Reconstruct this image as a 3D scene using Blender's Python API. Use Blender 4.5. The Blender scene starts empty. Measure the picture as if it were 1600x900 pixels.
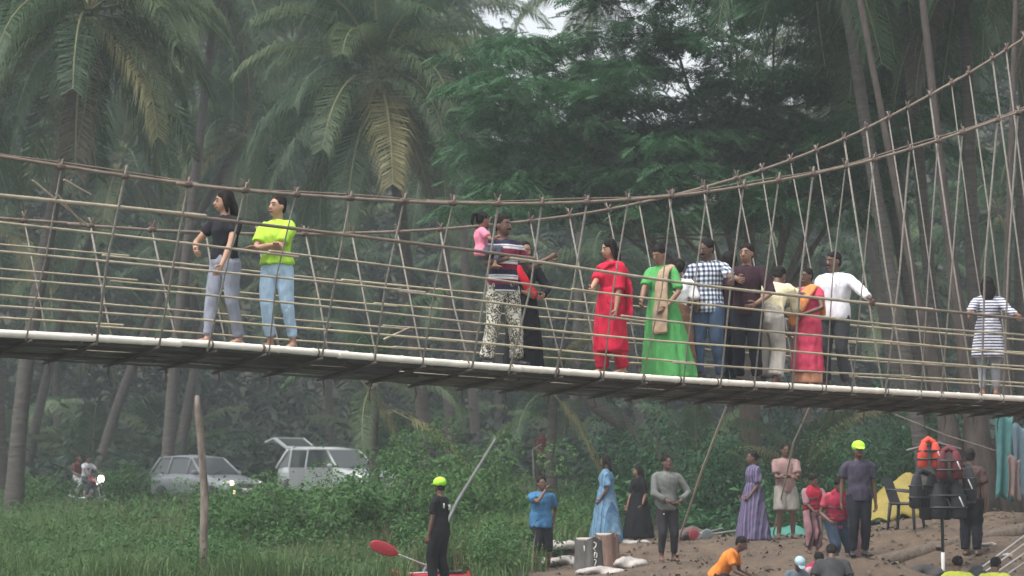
import bpy, math, random
import numpy as np
from mathutils import Vector, Matrix

# ------------------------------------------------------------------ camera, world, sun, exposure
sc = bpy.context.scene
CZ = 2.7                                   # camera height over the water
F = 4000.0                                 # focal length in pixels of a 1600 wide frame
HAZE = 0.00105
PITCH = math.atan(310.0 / F)
cam_data = bpy.data.cameras.new("camera")
cam = bpy.data.objects.new("camera", cam_data)
sc.collection.objects.link(cam)
cam_data.sensor_width = 36.0
cam_data.lens = F / 1600.0 * 36.0
cam_data.clip_end = 2000.0
cam.location = (0, 0, CZ)
cam.rotation_euler = (math.pi / 2 + PITCH, 0, 0)
sc.camera = cam
cam_data.dof.use_dof = True
cam_data.dof.focus_distance = 32.0
cam_data.dof.aperture_fstop = 2.8

SUN_DIR = Vector((-0.32, -0.30, 0.90)).normalized()
world = bpy.data.worlds.new("World")
sc.world = world
world.use_nodes = True
wn = world.node_tree
wn.nodes.clear()
w_out = wn.nodes.new("ShaderNodeOutputWorld")
w_bg = wn.nodes.new("ShaderNodeBackground")
w_hs = wn.nodes.new("ShaderNodeHueSaturation")
w_sky = wn.nodes.new("ShaderNodeTexSky")
w_sky.sky_type = 'NISHITA'
w_sky.sun_disc = False
w_sky.sun_elevation = math.asin(SUN_DIR.z)
w_sky.sun_rotation = math.atan2(SUN_DIR.x, SUN_DIR.y)
w_sky.dust_density = 4.0
w_hs.inputs["Saturation"].default_value = 0.22       # an overcast, nearly colourless sky
w_bg.inputs["Strength"].default_value = 0.15
wn.links.new(w_sky.outputs[0], w_hs.inputs["Color"])
wn.links.new(w_hs.outputs[0], w_bg.inputs["Color"])
wn.links.new(w_bg.outputs[0], w_out.inputs["Surface"])

sun_data = bpy.data.lights.new("sun", 'SUN')
sun_data.energy = 1.3
sun_data.angle = math.radians(18)
sun_data.color = (1.0, 0.96, 0.9)
sun = bpy.data.objects.new("sun", sun_data)
sun.rotation_euler = SUN_DIR.to_track_quat('Z', 'Y').to_euler()
sc.collection.objects.link(sun)

sc.view_settings.view_transform = 'Standard'
sc.view_settings.look = 'None'
sc.view_settings.gamma = 1.0
sc.view_settings.exposure = 0.95
sc.cycles.use_denoising = True
sc.cycles.max_bounces = 4
sc.cycles.diffuse_bounces = 2
sc.cycles.transparent_max_bounces = 6
sc.cycles.volume_bounces = 0

# ------------------------------------------------------------------ helpers
rnd = random.Random(7)
rng = np.random.default_rng(11)
COL = sc.collection
V3 = lambda *a: np.array(a, float)


def ray(px, py):
    a, b = (px - 800.0) / F, (450.0 - py) / F
    c, s = math.cos(PITCH), math.sin(PITCH)
    return V3(a, c - b * s, s + b * c)


def at(px, py, Y):
    d = ray(px, py)
    return V3(0, 0, CZ) + d * (Y / d[1])


def lin(*c):
    out = []
    for v in c[:3]:
        v /= 255.0
        out.append(v / 12.92 if v <= 0.04045 else ((v + 0.055) / 1.055) ** 2.4)
    return tuple(out) + (1.0,)


def unit(v):
    v = np.asarray(v, float)
    return v / (np.linalg.norm(v) + 1e-12)


def link(name, data=None, parent=None, label=None, cat=None, group=None, kind=None, loc=None, rz=None):
    o = bpy.data.objects.new(name, data)
    COL.objects.link(o)
    if parent is not None:
        o.parent = parent
    if loc is not None:
        o.location = loc
    if rz is not None:
        o.rotation_euler = (0, 0, rz)
    if label:
        o["label"] = label
    if cat:
        o["category"] = cat
    if group:
        o["group"] = group
    if kind:
        o["kind"] = kind
    return o


class MB:
    """collects closed shapes; build() links them as ONE mesh object"""
    def __init__(self):
        self.v, self.f, self.m, self.mi = [], [], [], 0

    def add(self, verts, faces):
        b = len(self.v)
        self.v.extend([tuple(map(float, p)) for p in verts])
        for f in faces:
            self.f.append(tuple(i + b for i in f))
            self.m.append(self.mi)
        return self

    def tube(self, P, R, n=8, ref=None, rounded=True):
        P = [np.asarray(p, float) for p in P]
        k = len(P)
        if not hasattr(R, '__len__'):
            R = [R] * k
        R = [(r, r) if not hasattr(r, '__len__') else r for r in R]
        T = []
        for i in range(k):
            T.append(unit(P[min(i + 1, k - 1)] - P[max(i - 1, 0)]))
        if rounded:
            for idx, sgn in ((0, -1), (-1, 1)):
                r = min(R[idx])
                p2 = P[idx] + T[idx] * sgn * r * 0.55
                R2 = (R[idx][0] * 0.6, R[idx][1] * 0.6)
                if idx == 0:
                    P, R, T = [p2] + P, [R2] + R, [T[0]] + T
                else:
                    P, R, T = P + [p2], R + [R2], T + [T[-1]]
            k = len(P)
        x = None
        verts = []
        for i in range(k):
            t = T[i]
            if ref is not None:
                x = unit(np.asarray(ref, float) - np.dot(ref, t) * t)
            elif x is None:
                h = V3(0, 0, 1) if abs(t[2]) < 0.9 else V3(1, 0, 0)
                x = unit(np.cross(h, t))
            else:
                x = unit(x - np.dot(x, t) * t)
            y = np.cross(t, x)
            for j in range(n):
                a = 2 * math.pi * j / n
                verts.append(P[i] + x * math.cos(a) * R[i][0] + y * math.sin(a) * R[i][1])
        faces = []
        for i in range(k - 1):
            for j in range(n):
                j2 = (j + 1) % n
                faces.append((i * n + j, i * n + j2, (i + 1) * n + j2, (i + 1) * n + j))
        faces.append(tuple(range(n - 1, -1, -1)))
        faces.append(tuple((k - 1) * n + j for j in range(n)))
        return self.add(verts, faces)

    def ball(self, c, r, M=None, nu=12, nv=8):
        c = np.asarray(c, float)
        r = (r, r, r) if not hasattr(r, '__len__') else r
        verts = [V3(0, 0, -r[2])]
        for i in range(1, nv):
            ph = -math.pi / 2 + math.pi * i / nv
            for j in range(nu):
                th = 2 * math.pi * j / nu
                verts.append(V3(r[0] * math.cos(ph) * math.cos(th), r[1] * math.cos(ph) * math.sin(th), r[2] * math.sin(ph)))
        verts.append(V3(0, 0, r[2]))
        if M is not None:
            verts = [M @ p for p in verts]
        verts = [p + c for p in verts]
        faces = []
        for j in range(nu):
            faces.append((0, 1 + (j + 1) % nu, 1 + j))
        for i in range(nv - 2):
            for j in range(nu):
                a, b = 1 + i * nu + j, 1 + i * nu + (j + 1) % nu
                faces.append((a, b, b + nu, a + nu))
        top = len(verts) - 1
        for j in range(nu):
            faces.append((1 + (nv - 2) * nu + j, 1 + (nv - 2) * nu + (j + 1) % nu, top))
        return self.add(verts, faces)

    def box(self, c, s, M=None, bevel=0.0):
        c = np.asarray(c, float)
        hx, hy, hz = [k / 2 for k in s]
        if bevel <= 0:
            vs = [V3(x, y, z) for x in (-hx, hx) for y in (-hy, hy) for z in (-hz, hz)]
            fs = [(0, 1, 3, 2), (4, 6, 7, 5), (0, 4, 5, 1), (2, 3, 7, 6), (0, 2, 6, 4), (1, 5, 7, 3)]
        else:
            b = min(bevel, hx * .9, hy * .9, hz * .9)
            vs, fs = [], []
            prof = [(-hz, b), (-hz + b, 0), (hz - b, 0), (hz, b)]
            for z, i in prof:
                x, y = hx - i, hy - i
                k = b * 0.6
                vs += [V3(-x + k, -y, z), V3(x - k, -y, z), V3(x, -y + k, z), V3(x, y - k, z),
                       V3(x - k, y, z), V3(-x + k, y, z), V3(-x, y - k, z), V3(-x, -y + k, z)]
            for i in range(3):
                for j in range(8):
                    fs.append((i * 8 + j, i * 8 + (j + 1) % 8, i * 8 + 8 + (j + 1) % 8, i * 8 + 8 + j))
            fs.append(tuple(range(7, -1, -1)))
            fs.append(tuple(range(24, 32)))
        if M is not None:
            vs = [M @ p for p in vs]
        return self.add([p + c for p in vs], fs)

    def prism(self, poly, axis_vec, ax, ay, org=(0, 0, 0)):
        """polygon (list of 2d) in plane (ax, ay) extruded by axis_vec, centred"""
        org, ax, ay, e = (np.asarray(q, float) for q in (org, ax, ay, axis_vec))
        n = len(poly)
        lo = [org + ax * p[0] + ay * p[1] - e / 2 for p in poly]
        hi = [org + ax * p[0] + ay * p[1] + e / 2 for p in poly]
        fs = [tuple(range(n - 1, -1, -1)), tuple(range(n, 2 * n))]
        fs += [(i, (i + 1) % n, n + (i + 1) % n, n + i) for i in range(n)]
        return self.add(lo + hi, fs)

    def mesh(self, name, smooth=True):
        me = bpy.data.meshes.new(name)
        me.from_pydata(self.v, [], self.f)
        if any(self.m):
            me.polygons.foreach_set("material_index", self.m)
        if smooth:
            me.polygons.foreach_set("use_smooth", [True] * len(me.polygons))
        me.update()
        return me

    def build(self, name, mats, parent=None, smooth=True, **kw):
        me = self.mesh(name, smooth)
        for m in (mats if isinstance(mats, (list, tuple)) else [mats]):
            me.materials.append(m)
        return link(name, me, parent, **kw)


def array_mesh(name, verts, tris, mat, smooth=False):
    """fast mesh from numpy: tris (n,3)"""
    me = bpy.data.meshes.new(name)
    nv, nf = len(verts), len(tris)
    me.vertices.add(nv)
    me.vertices.foreach_set("co", np.asarray(verts, np.float32).ravel())
    me.loops.add(nf * 3)
    me.loops.foreach_set("vertex_index", np.asarray(tris, np.int32).ravel())
    me.polygons.add(nf)
    me.polygons.foreach_set("loop_start", np.arange(0, nf * 3, 3, dtype=np.int32))
    me.polygons.foreach_set("loop_total", np.full(nf, 3, np.int32))
    if smooth:
        me.polygons.foreach_set("use_smooth", np.ones(nf, bool))
    me.update(calc_edges=True)
    me.validate()
    for m in (mat if isinstance(mat, (list, tuple)) else [mat]):
        me.materials.append(m)
    return me


def rot(ax, deg):
    return np.array(Matrix.Rotation(math.radians(deg), 3, ax))


# ------------------------------------------------------------------ materials
def new_mat(name):
    m = bpy.data.materials.new(name)
    m.use_nodes = True
    nt = m.node_tree
    return m, nt, nt.nodes["Principled BSDF"]


def N(nt, t, **kw):
    n = nt.nodes.new(t)
    for k, v in kw.items():
        setattr(n, k, v)
    return n


def coords(nt, kind="Object", scale=None):
    tc = N(nt, "ShaderNodeTexCoord")
    if scale is None:
        return tc.outputs[kind]
    mp = N(nt, "ShaderNodeMapping")
    mp.inputs["Scale"].default_value = scale
    nt.links.new(tc.outputs[kind], mp.inputs["Vector"])
    return mp.outputs[0]


def ramp(nt, fac, stops, interp='LINEAR'):
    r = N(nt, "ShaderNodeValToRGB")
    r.color_ramp.interpolation = interp
    el = r.color_ramp.elements
    while len(el) < len(stops):
        el.new(0.5)
    for e, (p, c) in zip(el, stops):
        e.position, e.color = p, c
    nt.links.new(fac, r.inputs["Fac"])
    return r.outputs["Color"]


def noise(nt, vec, scale, detail=4.0, rough=0.6):
    n = N(nt, "ShaderNodeTexNoise")
    n.inputs["Scale"].default_value = scale
    n.inputs["Detail"].default_value = detail
    n.inputs["Roughness"].default_value = rough
    nt.links.new(vec, n.inputs["Vector"])
    return n.outputs["Fac"]


def bump(nt, bsdf, height, strength=0.4, dist=0.02):
    b = N(nt, "ShaderNodeBump")
    b.inputs["Strength"].default_value = strength
    b.inputs["Distance"].default_value = dist
    nt.links.new(height, b.inputs["Height"])
    nt.links.new(b.outputs[0], bsdf.inputs["Normal"])


def shade(c, k):
    return tuple(max(0, min(1, v * k)) for v in c[:3]) + (1.0,)


def plain(name, c, rough=0.7, var=0.25, scale=8.0, metal=0.0, bumps=0.25, stretch=(1, 1, 1), bd=0.01):
    m, nt, b = new_mat(name)
    f = noise(nt, coords(nt, "Object", stretch), scale)
    col = ramp(nt, f, [(0.25, shade(c, 1 - var)), (0.75, shade(c, 1 + var))])
    nt.links.new(col, b.inputs["Base Color"])
    b.inputs["Roughness"].default_value = rough
    b.inputs["Metallic"].default_value = metal
    if bumps:
        bump(nt, b, f, bumps, bd)
    return m


_cloth = {}


def cloth(c, kind='plain', c2=None, c3=None, k=20.0, c4=None):
    key = (tuple(c), kind, c2, c3, k)
    if key in _cloth:
        return _cloth[key]
    m, nt, b = new_mat("cloth_" + kind)
    obj = coords(nt)
    sep = N(nt, "ShaderNodeSeparateXYZ")
    nt.links.new(obj, sep.inputs[0])

    def math_(op, a, v):
        n = N(nt, "ShaderNodeMath", operation=op)
        nt.links.new(a, n.inputs[0])
        if hasattr(v, 'is_output'):
            nt.links.new(v, n.inputs[1])
        else:
            n.inputs[1].default_value = v
        return n.outputs[0]
    fold = noise(nt, coords(nt, "Object", (1, 1, 0.40)), 12.0, 2.6)
    if kind == 'plain':
        col = ramp(nt, fold, [(0.25, shade(c, 0.8)), (0.75, shade(c, 1.15))])  # fold shading painted into the base colour, following the bump
    elif kind == 'bands':                         # horizontal bands: navy / maroon / white
        fr = math_('FRACT', math_('MULTIPLY', sep.outputs[2], k), 0.0)
        col = ramp(nt, fr, [(0.0, c), (0.34, c2), (0.70, c3), (0.86, c), (0.90, c3)], 'CONSTANT')
    elif kind == 'stripes':
        fr = math_('FRACT', math_('MULTIPLY', sep.outputs[2], k), 0.0)
        col = ramp(nt, fr, [(0.0, c), (0.55, c2)], 'CONSTANT')
    elif kind == 'upright':
        a = math_('ADD', sep.outputs[0], math_('MULTIPLY', sep.outputs[1], 0.8))
        fr = math_('FRACT', math_('MULTIPLY', a, k), 0.0)
        col = ramp(nt, fr, [(0.0, c), (0.45, c2), (0.8, c3 or c)], 'CONSTANT')
    elif kind == 'plaid':
        a = math_('ADD', sep.outputs[0], math_('MULTIPLY', sep.outputs[1], 0.9))
        f1 = math_('GREATER_THAN', math_('FRACT', math_('MULTIPLY', a, k), 0.0), 0.5)
        f2 = math_('GREATER_THAN', math_('FRACT', math_('MULTIPLY', sep.outputs[2], k), 0.0), 0.5)
        s = math_('MULTIPLY', math_('ADD', f1, f2), 0.5)
        col = ramp(nt, s, [(0.0, c), (0.3, c2), (0.8, c3)], 'CONSTANT')
    elif kind == 'camo':
        v = N(nt, "ShaderNodeTexNoise")
        v.inputs["Scale"].default_value = k
        v.inputs["Distortion"].default_value = 1.5
        v.inputs["Detail"].default_value = 1.0
        nt.links.new(obj, v.inputs["Vector"])
        col = ramp(nt, v.outputs["Fac"], [(0.0, c), (0.43, c2), (0.53, c3), (0.62, c)], 'CONSTANT')
    nt.links.new(col, b.inputs["Base Color"])
    b.inputs["Roughness"].default_value = 0.9
    b.inputs["Specular IOR Level"].default_value = 0.15
    bump(nt, b, fold, 0.75, 0.03)
    _cloth[key] = m
    return m


_skin = {}


def skin(c):
    if c in _skin:
        return _skin[c]
    m, nt, b = new_mat("skin")
    f = noise(nt, coords(nt), 9.0)
    nt.links.new(ramp(nt, f, [(0.3, shade(c, 0.88)), (0.7, shade(c, 1.1))]), b.inputs["Base Color"])
    b.inputs["Roughness"].default_value = 0.55
    _skin[c] = m
    return m


def leaf_mat(name, c1, c2, trans=0.35, rough=0.55):
    m, nt, b = new_mat(name)
    g = N(nt, "ShaderNodeNewGeometry")
    oi = N(nt, "ShaderNodeObjectInfo")
    ad = N(nt, "ShaderNodeMath", operation='ADD')
    nt.links.new(g.outputs["Random Per Island"], ad.inputs[0])
    nt.links.new(oi.outputs["Random"], ad.inputs[1])
    hf = N(nt, "ShaderNodeMath", operation='MULTIPLY')
    nt.links.new(ad.outputs[0], hf.inputs[0])
    hf.inputs[1].default_value = 0.5
    col = ramp(nt, hf.outputs[0], [(0.1, c1), (0.9, c2)])
    nt.links.new(col, b.inputs["Base Color"])
    b.inputs["Roughness"].default_value = rough
    b.inputs["Specular IOR Level"].default_value = 0.3
    tr = N(nt, "ShaderNodeBsdfTranslucent")
    nt.links.new(col, tr.inputs["Color"])
    mx = N(nt, "ShaderNodeMixShader")
    mx.inputs[0].default_value = trans
    out = nt.nodes["Material Output"]
    nt.links.new(b.outputs[0], mx.inputs[1])
    nt.links.new(tr.outputs[0], mx.inputs[2])
    nt.links.new(mx.outputs[0], out.inputs["Surface"])
    return m


M_FROND = leaf_mat("frond_green", (0.034, 0.076, 0.040, 1), (0.066, 0.116, 0.056, 1))
M_FROND2 = leaf_mat("frond_olive", (0.062, 0.105, 0.050, 1), (0.115, 0.155, 0.070, 1))
M_FRONDY = leaf_mat("frond_yellowing", (0.19, 0.19, 0.08, 1), (0.30, 0.27, 0.13, 1))
M_FRONDD = leaf_mat("frond_dry", (0.075, 0.065, 0.045, 1), (0.13, 0.11, 0.075, 1), 0.15)
M_RACHIS = plain("frond_midrib", (0.20, 0.20, 0.10, 1), .6, .2, 3.0, bumps=0)
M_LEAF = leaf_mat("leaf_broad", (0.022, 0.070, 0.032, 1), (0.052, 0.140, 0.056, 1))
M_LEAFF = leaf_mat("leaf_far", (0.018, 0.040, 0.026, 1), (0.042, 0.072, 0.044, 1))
M_WEED = leaf_mat("leaf_weed", (0.034, 0.095, 0.028, 1), (0.085, 0.180, 0.052, 1))
M_GRASS = leaf_mat("grass_blade", (0.060, 0.125, 0.040, 1), (0.125, 0.195, 0.070, 1))
M_STRAW = leaf_mat("grass_straw", (0.15, 0.14, 0.075, 1), (0.23, 0.20, 0.12, 1))
M_TRUNK = plain("palm_bark", (0.075, 0.066, 0.058, 1), 0.9, 0.35, 3.0, bumps=0.8, stretch=(1, 1, 6), bd=0.05)
M_BARK = plain("tree_bark", (0.11, 0.085, 0.065, 1), 0.9, 0.4, 5.0, bumps=0.8, stretch=(3, 3, 1), bd=0.04)
M_BARKR = plain("red_bark", (0.044, 0.034, 0.029, 1), 0.9, 0.55, 3.0, bumps=0.8, stretch=(3, 3, 1), bd=0.04)
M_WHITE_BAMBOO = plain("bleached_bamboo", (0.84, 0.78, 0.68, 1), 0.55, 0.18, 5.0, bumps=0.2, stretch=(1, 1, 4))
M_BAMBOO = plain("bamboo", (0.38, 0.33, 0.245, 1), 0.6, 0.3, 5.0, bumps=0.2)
M_BAMBOO2 = plain("bamboo_yellow", (0.46, 0.40, 0.27, 1), 0.6, 0.3, 5.0, bumps=0.2)
M_CABLE = plain("brown_cane", (0.185, 0.145, 0.112, 1), 0.7, 0.3, 6.0, bumps=0.3)
M_ROPE = plain("grey_rope", (0.235, 0.215, 0.185, 1), 0.85, 0.3, 30.0, bumps=0.5)
M_KNOT = plain("dark_lashing", (0.12, 0.085, 0.07, 1), 0.9, 0.4, 40.0, bumps=0.6)
M_PLANK = plain("weathered_plank", (0.13, 0.12, 0.11, 1), 0.85, 0.3, 4.0, bumps=0.5, stretch=(1, 1, 1))
M_BEAM = plain("dark_beam", (0.075, 0.06, 0.055, 1), 0.85, 0.3, 6.0, bumps=0.4)
M_BLACK = plain("black_plastic", (0.015, 0.016, 0.02, 1), 0.5, 0.2, 10.0, bumps=0.05)
M_WHITE = plain("white_plastic", (0.7, 0.7, 0.68, 1), 0.5, 0.08, 10.0, bumps=0.05)
M_EYE = plain("eye_dark", (0.02, 0.015, 0.012, 1), 0.3, 0.1, 10.0, bumps=0)
M_EYEW = plain("eye_white", (0.30, 0.25, 0.22, 1), 0.4, 0.1, 10.0, bumps=0)
M_LIP = plain("lip", (0.25, 0.09, 0.08, 1), 0.5, 0.1, 10.0, bumps=0)
M_HAIR = plain("black_hair", (0.014, 0.011, 0.010, 1), 0.45, 0.4, 60.0, bumps=0.5, stretch=(1, 1, 0.2))
M_HAIR.node_tree.nodes["Principled BSDF"].inputs["Specular IOR Level"].default_value = 0.12
M_HAIR.node_tree.nodes["Principled BSDF"].inputs["Roughness"].default_value = 0.75
# ------------------------------------------------------------------ terrain, water
_ctl = [(845, 897, 43), (1042, 878, 41), (945, 850, 45), (997, 845, 51), (1175, 843, 44.5), (1227, 840, 44.5),
        (1268, 868, 42.5), (1310, 897, 41), (1340, 864, 39), (1145, 955, 38.2), (1298, 955, 36.9), (1240, 960, 36.9), (1515, 978, 36.6), (1415, 822, 43), (1530, 797, 45),
        (1480, 905, 39.3), (1600, 800, 46), (687, 920, 40), (300, 915, 42), (0, 915, 42), (500, 918, 42),
        (325, 790, 80), (500, 788, 83), (140, 793, 87), (775, 753, 105), (848, 758, 74), (-300, 915, 42),
        (1900, 800, 45), (1900, 915, 39), (1100, 805, 56), (1400, 790, 56), (700, 838, 55), (200, 838, 55), (900, 808, 60),
        (1600, 905, 39), (1050, 900, 39.5), (950, 895, 41)]
CTL = np.array([at(*c) for c in _ctl])
_extra = [(x, y, CZ + z) for x in (-60, -30, 0, 30, 60) for (y, z) in ((34, -2.3), (30, -3.2), (22, -4.2))]
_extra += [(x, 150, CZ + 1.2) for x in (-90, -45, 0, 45, 90)] + [(x, 110, CZ + 0.3) for x in (-60, -30, 30, 60)]
_extra += [(-40, 60, CZ - 0.9), (45, 60, CZ - 0.5), (-40, 45, CZ - 1.4), (40, 45, CZ - 0.9)]
CTL = np.vstack([CTL, np.array(_extra)])


def ground(x, y):
    x, y = np.asarray(x, float), np.asarray(y, float)
    d2 = (x[..., None] - CTL[:, 0]) ** 2 + ((y[..., None] - CTL[:, 1]) * 1.3) ** 2 + 0.35
    w = d2 ** -1.6
    z = (w * CTL[:, 2]).sum(-1) / w.sum(-1)
    z = z + 0.035 * np.sin(x * 1.9 + y * 0.7) * np.sin(y * 1.3 - x * 0.5) + 0.02 * np.sin(x * 5.1) * np.sin(y * 4.3 + 1)
    far = np.clip((y - 152) / 45, 0, 1)
    return z + far * far * (3 - 2 * far) * (25 + 3 * np.sin(x * .11) + 2 * np.sin(x * .31 + 1) + 17 / (1 + np.exp(np.clip((x + 4) / .8, -30, 30))) + 17 / (1 + np.exp(np.clip((27 - x) / .8, -30, 30))))


def gz(x, y):
    return float(ground(np.array([x]), np.array([y]))[0])


def on_ground(px, Y):
    """ground point seen in pixel column px at depth Y"""
    x = (px - 800.0) / F * Y / 1.0
    return V3(x, Y, gz(x, Y))


def sandy(x, y):
    """1 on the sand bank, 0 in the grass"""
    px = 800 + x / y * F
    edge = 830 + (y - 42) * 14
    s = 1 / (1 + np.exp(-np.clip((px - edge) / 22, -30, 30)))
    lim = 50 + 3 * np.sin(x * 0.8)
    b = 1 / (1 + np.exp(np.clip((y - lim) / 1.1, -30, 30)))
    return s * b


ys = np.concatenate([np.linspace(-60, 20, 14), np.linspace(22, 36, 16), np.arange(36.4, 60, 0.38), np.linspace(60.6, 110, 60),
                     np.linspace(113, 262, 40)])
us = np.concatenate([np.linspace(-1.2, -0.36, 14), np.arange(-0.34, 0.341, 0.0085), np.linspace(0.36, 1.2, 14)])
YY, UU = np.meshgrid(ys, us, indexing='ij')
XX = UU * np.maximum(YY, 250.0 * (np.abs(UU) > 0.35) + 30.0 * (np.abs(UU) <= 0.35))
ZZ = ground(XX, YY)
nY, nU = XX.shape
tv = np.stack([XX, YY, ZZ], -1).reshape(-1, 3)
ii, jj = np.meshgrid(np.arange(nY - 1), np.arange(nU - 1), indexing='ij')
a_ = (ii * nU + jj).ravel()
tt = np.concatenate([np.stack([a_, a_ + 1, a_ + nU + 1], -1), np.stack([a_, a_ + nU + 1, a_ + nU], -1)])
M_GROUND, nt, b = new_mat("bank_soil")
gcol = N(nt, "ShaderNodeAttribute", attribute_name="sand")
co = coords(nt)
n1 = noise(nt, co, 1.3, 8.0, 0.7)
n2 = noise(nt, co, 9.0, 6.0, 0.7)
sandc = ramp(nt, n1, [(0.3, (0.070, 0.050, 0.037, 1)), (0.55, (0.130, 0.092, 0.063, 1)), (0.8, (0.185, 0.134, 0.092, 1))])
soilc = ramp(nt, n1, [(0.3, (0.03, 0.042, 0.024, 1)), (0.7, (0.075, 0.07, 0.045, 1))])
mx = N(nt, "ShaderNodeMix", data_type='RGBA')
nt.links.new(gcol.outputs["Fac"], mx.inputs["Factor"])
nt.links.new(soilc, mx.inputs["A"])
nt.links.new(sandc, mx.inputs["B"])
mx2 = N(nt, "ShaderNodeMix", data_type='RGBA', blend_type='MULTIPLY')
mx2.inputs["Factor"].default_value = 0.6
nt.links.new(mx.outputs["Result"], mx2.inputs["A"])
nt.links.new(ramp(nt, n2, [(0.3, (0.55, 0.52, 0.5, 1)), (0.6, (1, 1, 1, 1))]), mx2.inputs["B"])
nt.links.new(mx2.outputs["Result"], b.inputs["Base Color"])
b.inputs["Roughness"].default_value = 0.95
bump(nt, b, n2, 0.9, 0.06)
gm = array_mesh("ground", tv, tt, M_GROUND, True)
att = gm.attributes.new("sand", 'FLOAT', 'POINT')
att.data.foreach_set("value", sandy(tv[:, 0], np.maximum(tv[:, 1], 1.0)).astype(np.float32))
link("ground", gm, kind="structure")

M_WATER, nt, b = new_mat("river_water")
b.inputs["Base Color"].default_value = (0.05, 0.065, 0.05, 1)
b.inputs["Roughness"].default_value = 0.12
bump(nt, b, noise(nt, coords(nt, "Object", (1, 2, 1)), 1.2), 0.3, 0.1)
wv = [(-310, -60, 0.0), (310, -60, 0.0), (310, 36, 0.0), (-310, 36, 0.0)]
link("river_water", array_mesh("river_water", wv, [(0, 1, 2), (0, 2, 3)], M_WATER), kind="structure")

# ------------------------------------------------------------------ the bamboo hanging bridge
BA = math.radians(38.7)
BD, BN = V3(math.cos(BA), math.sin(BA), 0), V3(-math.sin(BA), math.cos(BA), 0)
BP0 = at(0, 520, 26.3)
BP0[2] = 0
DW = 1.02                                       # deck width


def hit(px, py, off):
    """pixel -> (station, height) on the upright plane parallel to the bridge, off metres behind its near edge"""
    d = ray(px, py)
    o = V3(0, 0, CZ)
    k = (off + np.dot(BN, BP0 - o)) / np.dot(BN, d)
    p = o + d * k
    return float(np.dot(BD, p - BP0)), float(p[2])


class Curve:
    def __init__(self, pts, off):
        tz = sorted(hit(px, py, off(hit(px, py, 0)[0]) if callable(off) else off) for px, py in pts)
        self.t, self.z = np.array([q[0] for q in tz]), np.array([q[1] for q in tz])

    def raw(self, t):
        T, Z = self.t, self.z
        if t < T[0]:
            return Z[0] + (t - T[0]) * (Z[2] - Z[0]) / (T[2] - T[0])
        if t > T[-1]:
            return Z[-1] + (t - T[-1]) * (Z[-1] - Z[-3]) / (T[-1] - T[-3])
        return float(np.interp(t, T, Z))

    def __call__(self, t, w=0.9):
        return sum(self.raw(t + w * k / 3.0) for k in range(-3, 4)) / 7.0


def flare_n(t):
    return -(0.70 - 0.28 * min(max(t / 16.0, 0), 1))


def flare_f(t):
    return 0.62 + 0.2 * min(max(t / 16.0, 0), 1)


deck_z = Curve([(0, 520), (130, 527), (262, 534), (420, 545), (600, 559), (790, 574), (950, 586), (1100, 596), (1300, 607),
                (1430, 614), (1600, 623)], 0.0)
near_top = Curve([(0, 245), (97, 262), (193, 276), (292, 290), (380, 298), (465, 304), (545, 310), (630, 315), (706, 318),
                  (778, 320), (850, 320), (917, 317), (983, 312), (1047, 309), (1100, 303), (1161, 292), (1220, 282),
                  (1269, 274), (1320, 262), (1369, 249), (1418, 236), (1465, 221), (1509, 206), (1556, 189), (1596, 174)], flare_n)
far_top = Curve([(0, 342), (40, 345), (140, 352), (240, 360), (320, 364), (480, 366), (620, 364), (690, 359), (740, 355),
                 (830, 346), (889, 339), (947, 330), (1000, 319), (1047, 307), (1100, 294), (1145, 282), (1195, 266),
                 (1235, 251), (1278, 237), (1317, 219), (1356, 202), (1391, 185), (1420, 167), (1454, 150), (1486, 132),
                 (1518, 113), (1550, 93), (1579, 73)], lambda t: DW + flare_f(t))
TA, TB = -6.0, 21.5


def bp(t, off, z):
    p = BP0 + BD * t + BN * off
    return V3(p[0], p[1], z)


def deck_far_z(t):
    return deck_z(t) - 0.09


def floor_z(t, off):
    return deck_z(t) + 0.075 - 0.09 * off / DW


bridge = link("rope_bridge", None, label="long sagging bamboo and rope footbridge hung across above the bank", cat="bridge",
              loc=tuple(bp(8.0, DW / 2, deck_z(8.0))))
bo = np.array(bridge.location)


class BB(MB):
    """geometry given in world space, stored relative to the bridge"""
    def build(self, name, mats, parent=None, smooth=True, **kw):
        self.v = [tuple(np.array(p) - bo) for p in self.v]
        return super().build(name, mats, parent or bridge, smooth, **kw)


def steps(a, b, d=0.35):
    n = max(2, int((b - a) / d) + 1)
    return np.linspace(a, b, n)


def bamboo(fun, a, b, r, mat, name, n=7, node=0.33, parent=None):
    P, R = [], []
    for k, t in enumerate(steps(a, b, node)):
        for dt, m in ((-0.025, 1.0), (0.0, 1.13), (0.025, 1.0)):
            P.append(fun(t + dt))
            R.append(r * m)
    return BB().tube(P, R, n, rounded=False).build(name, mat, parent)


# edge poles: the near one bleached almost white
br = random.Random(3)
t = TA
while t < TB:
    l = br.uniform(2.2, 3.4)
    e = min(t + l, TB)
    j = br.uniform(-0.012, 0.012)
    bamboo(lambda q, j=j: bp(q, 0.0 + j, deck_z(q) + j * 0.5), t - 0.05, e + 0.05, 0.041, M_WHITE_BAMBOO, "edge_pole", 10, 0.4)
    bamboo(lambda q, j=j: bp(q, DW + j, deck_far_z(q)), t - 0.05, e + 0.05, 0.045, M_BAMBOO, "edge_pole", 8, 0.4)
    t = e
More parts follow.
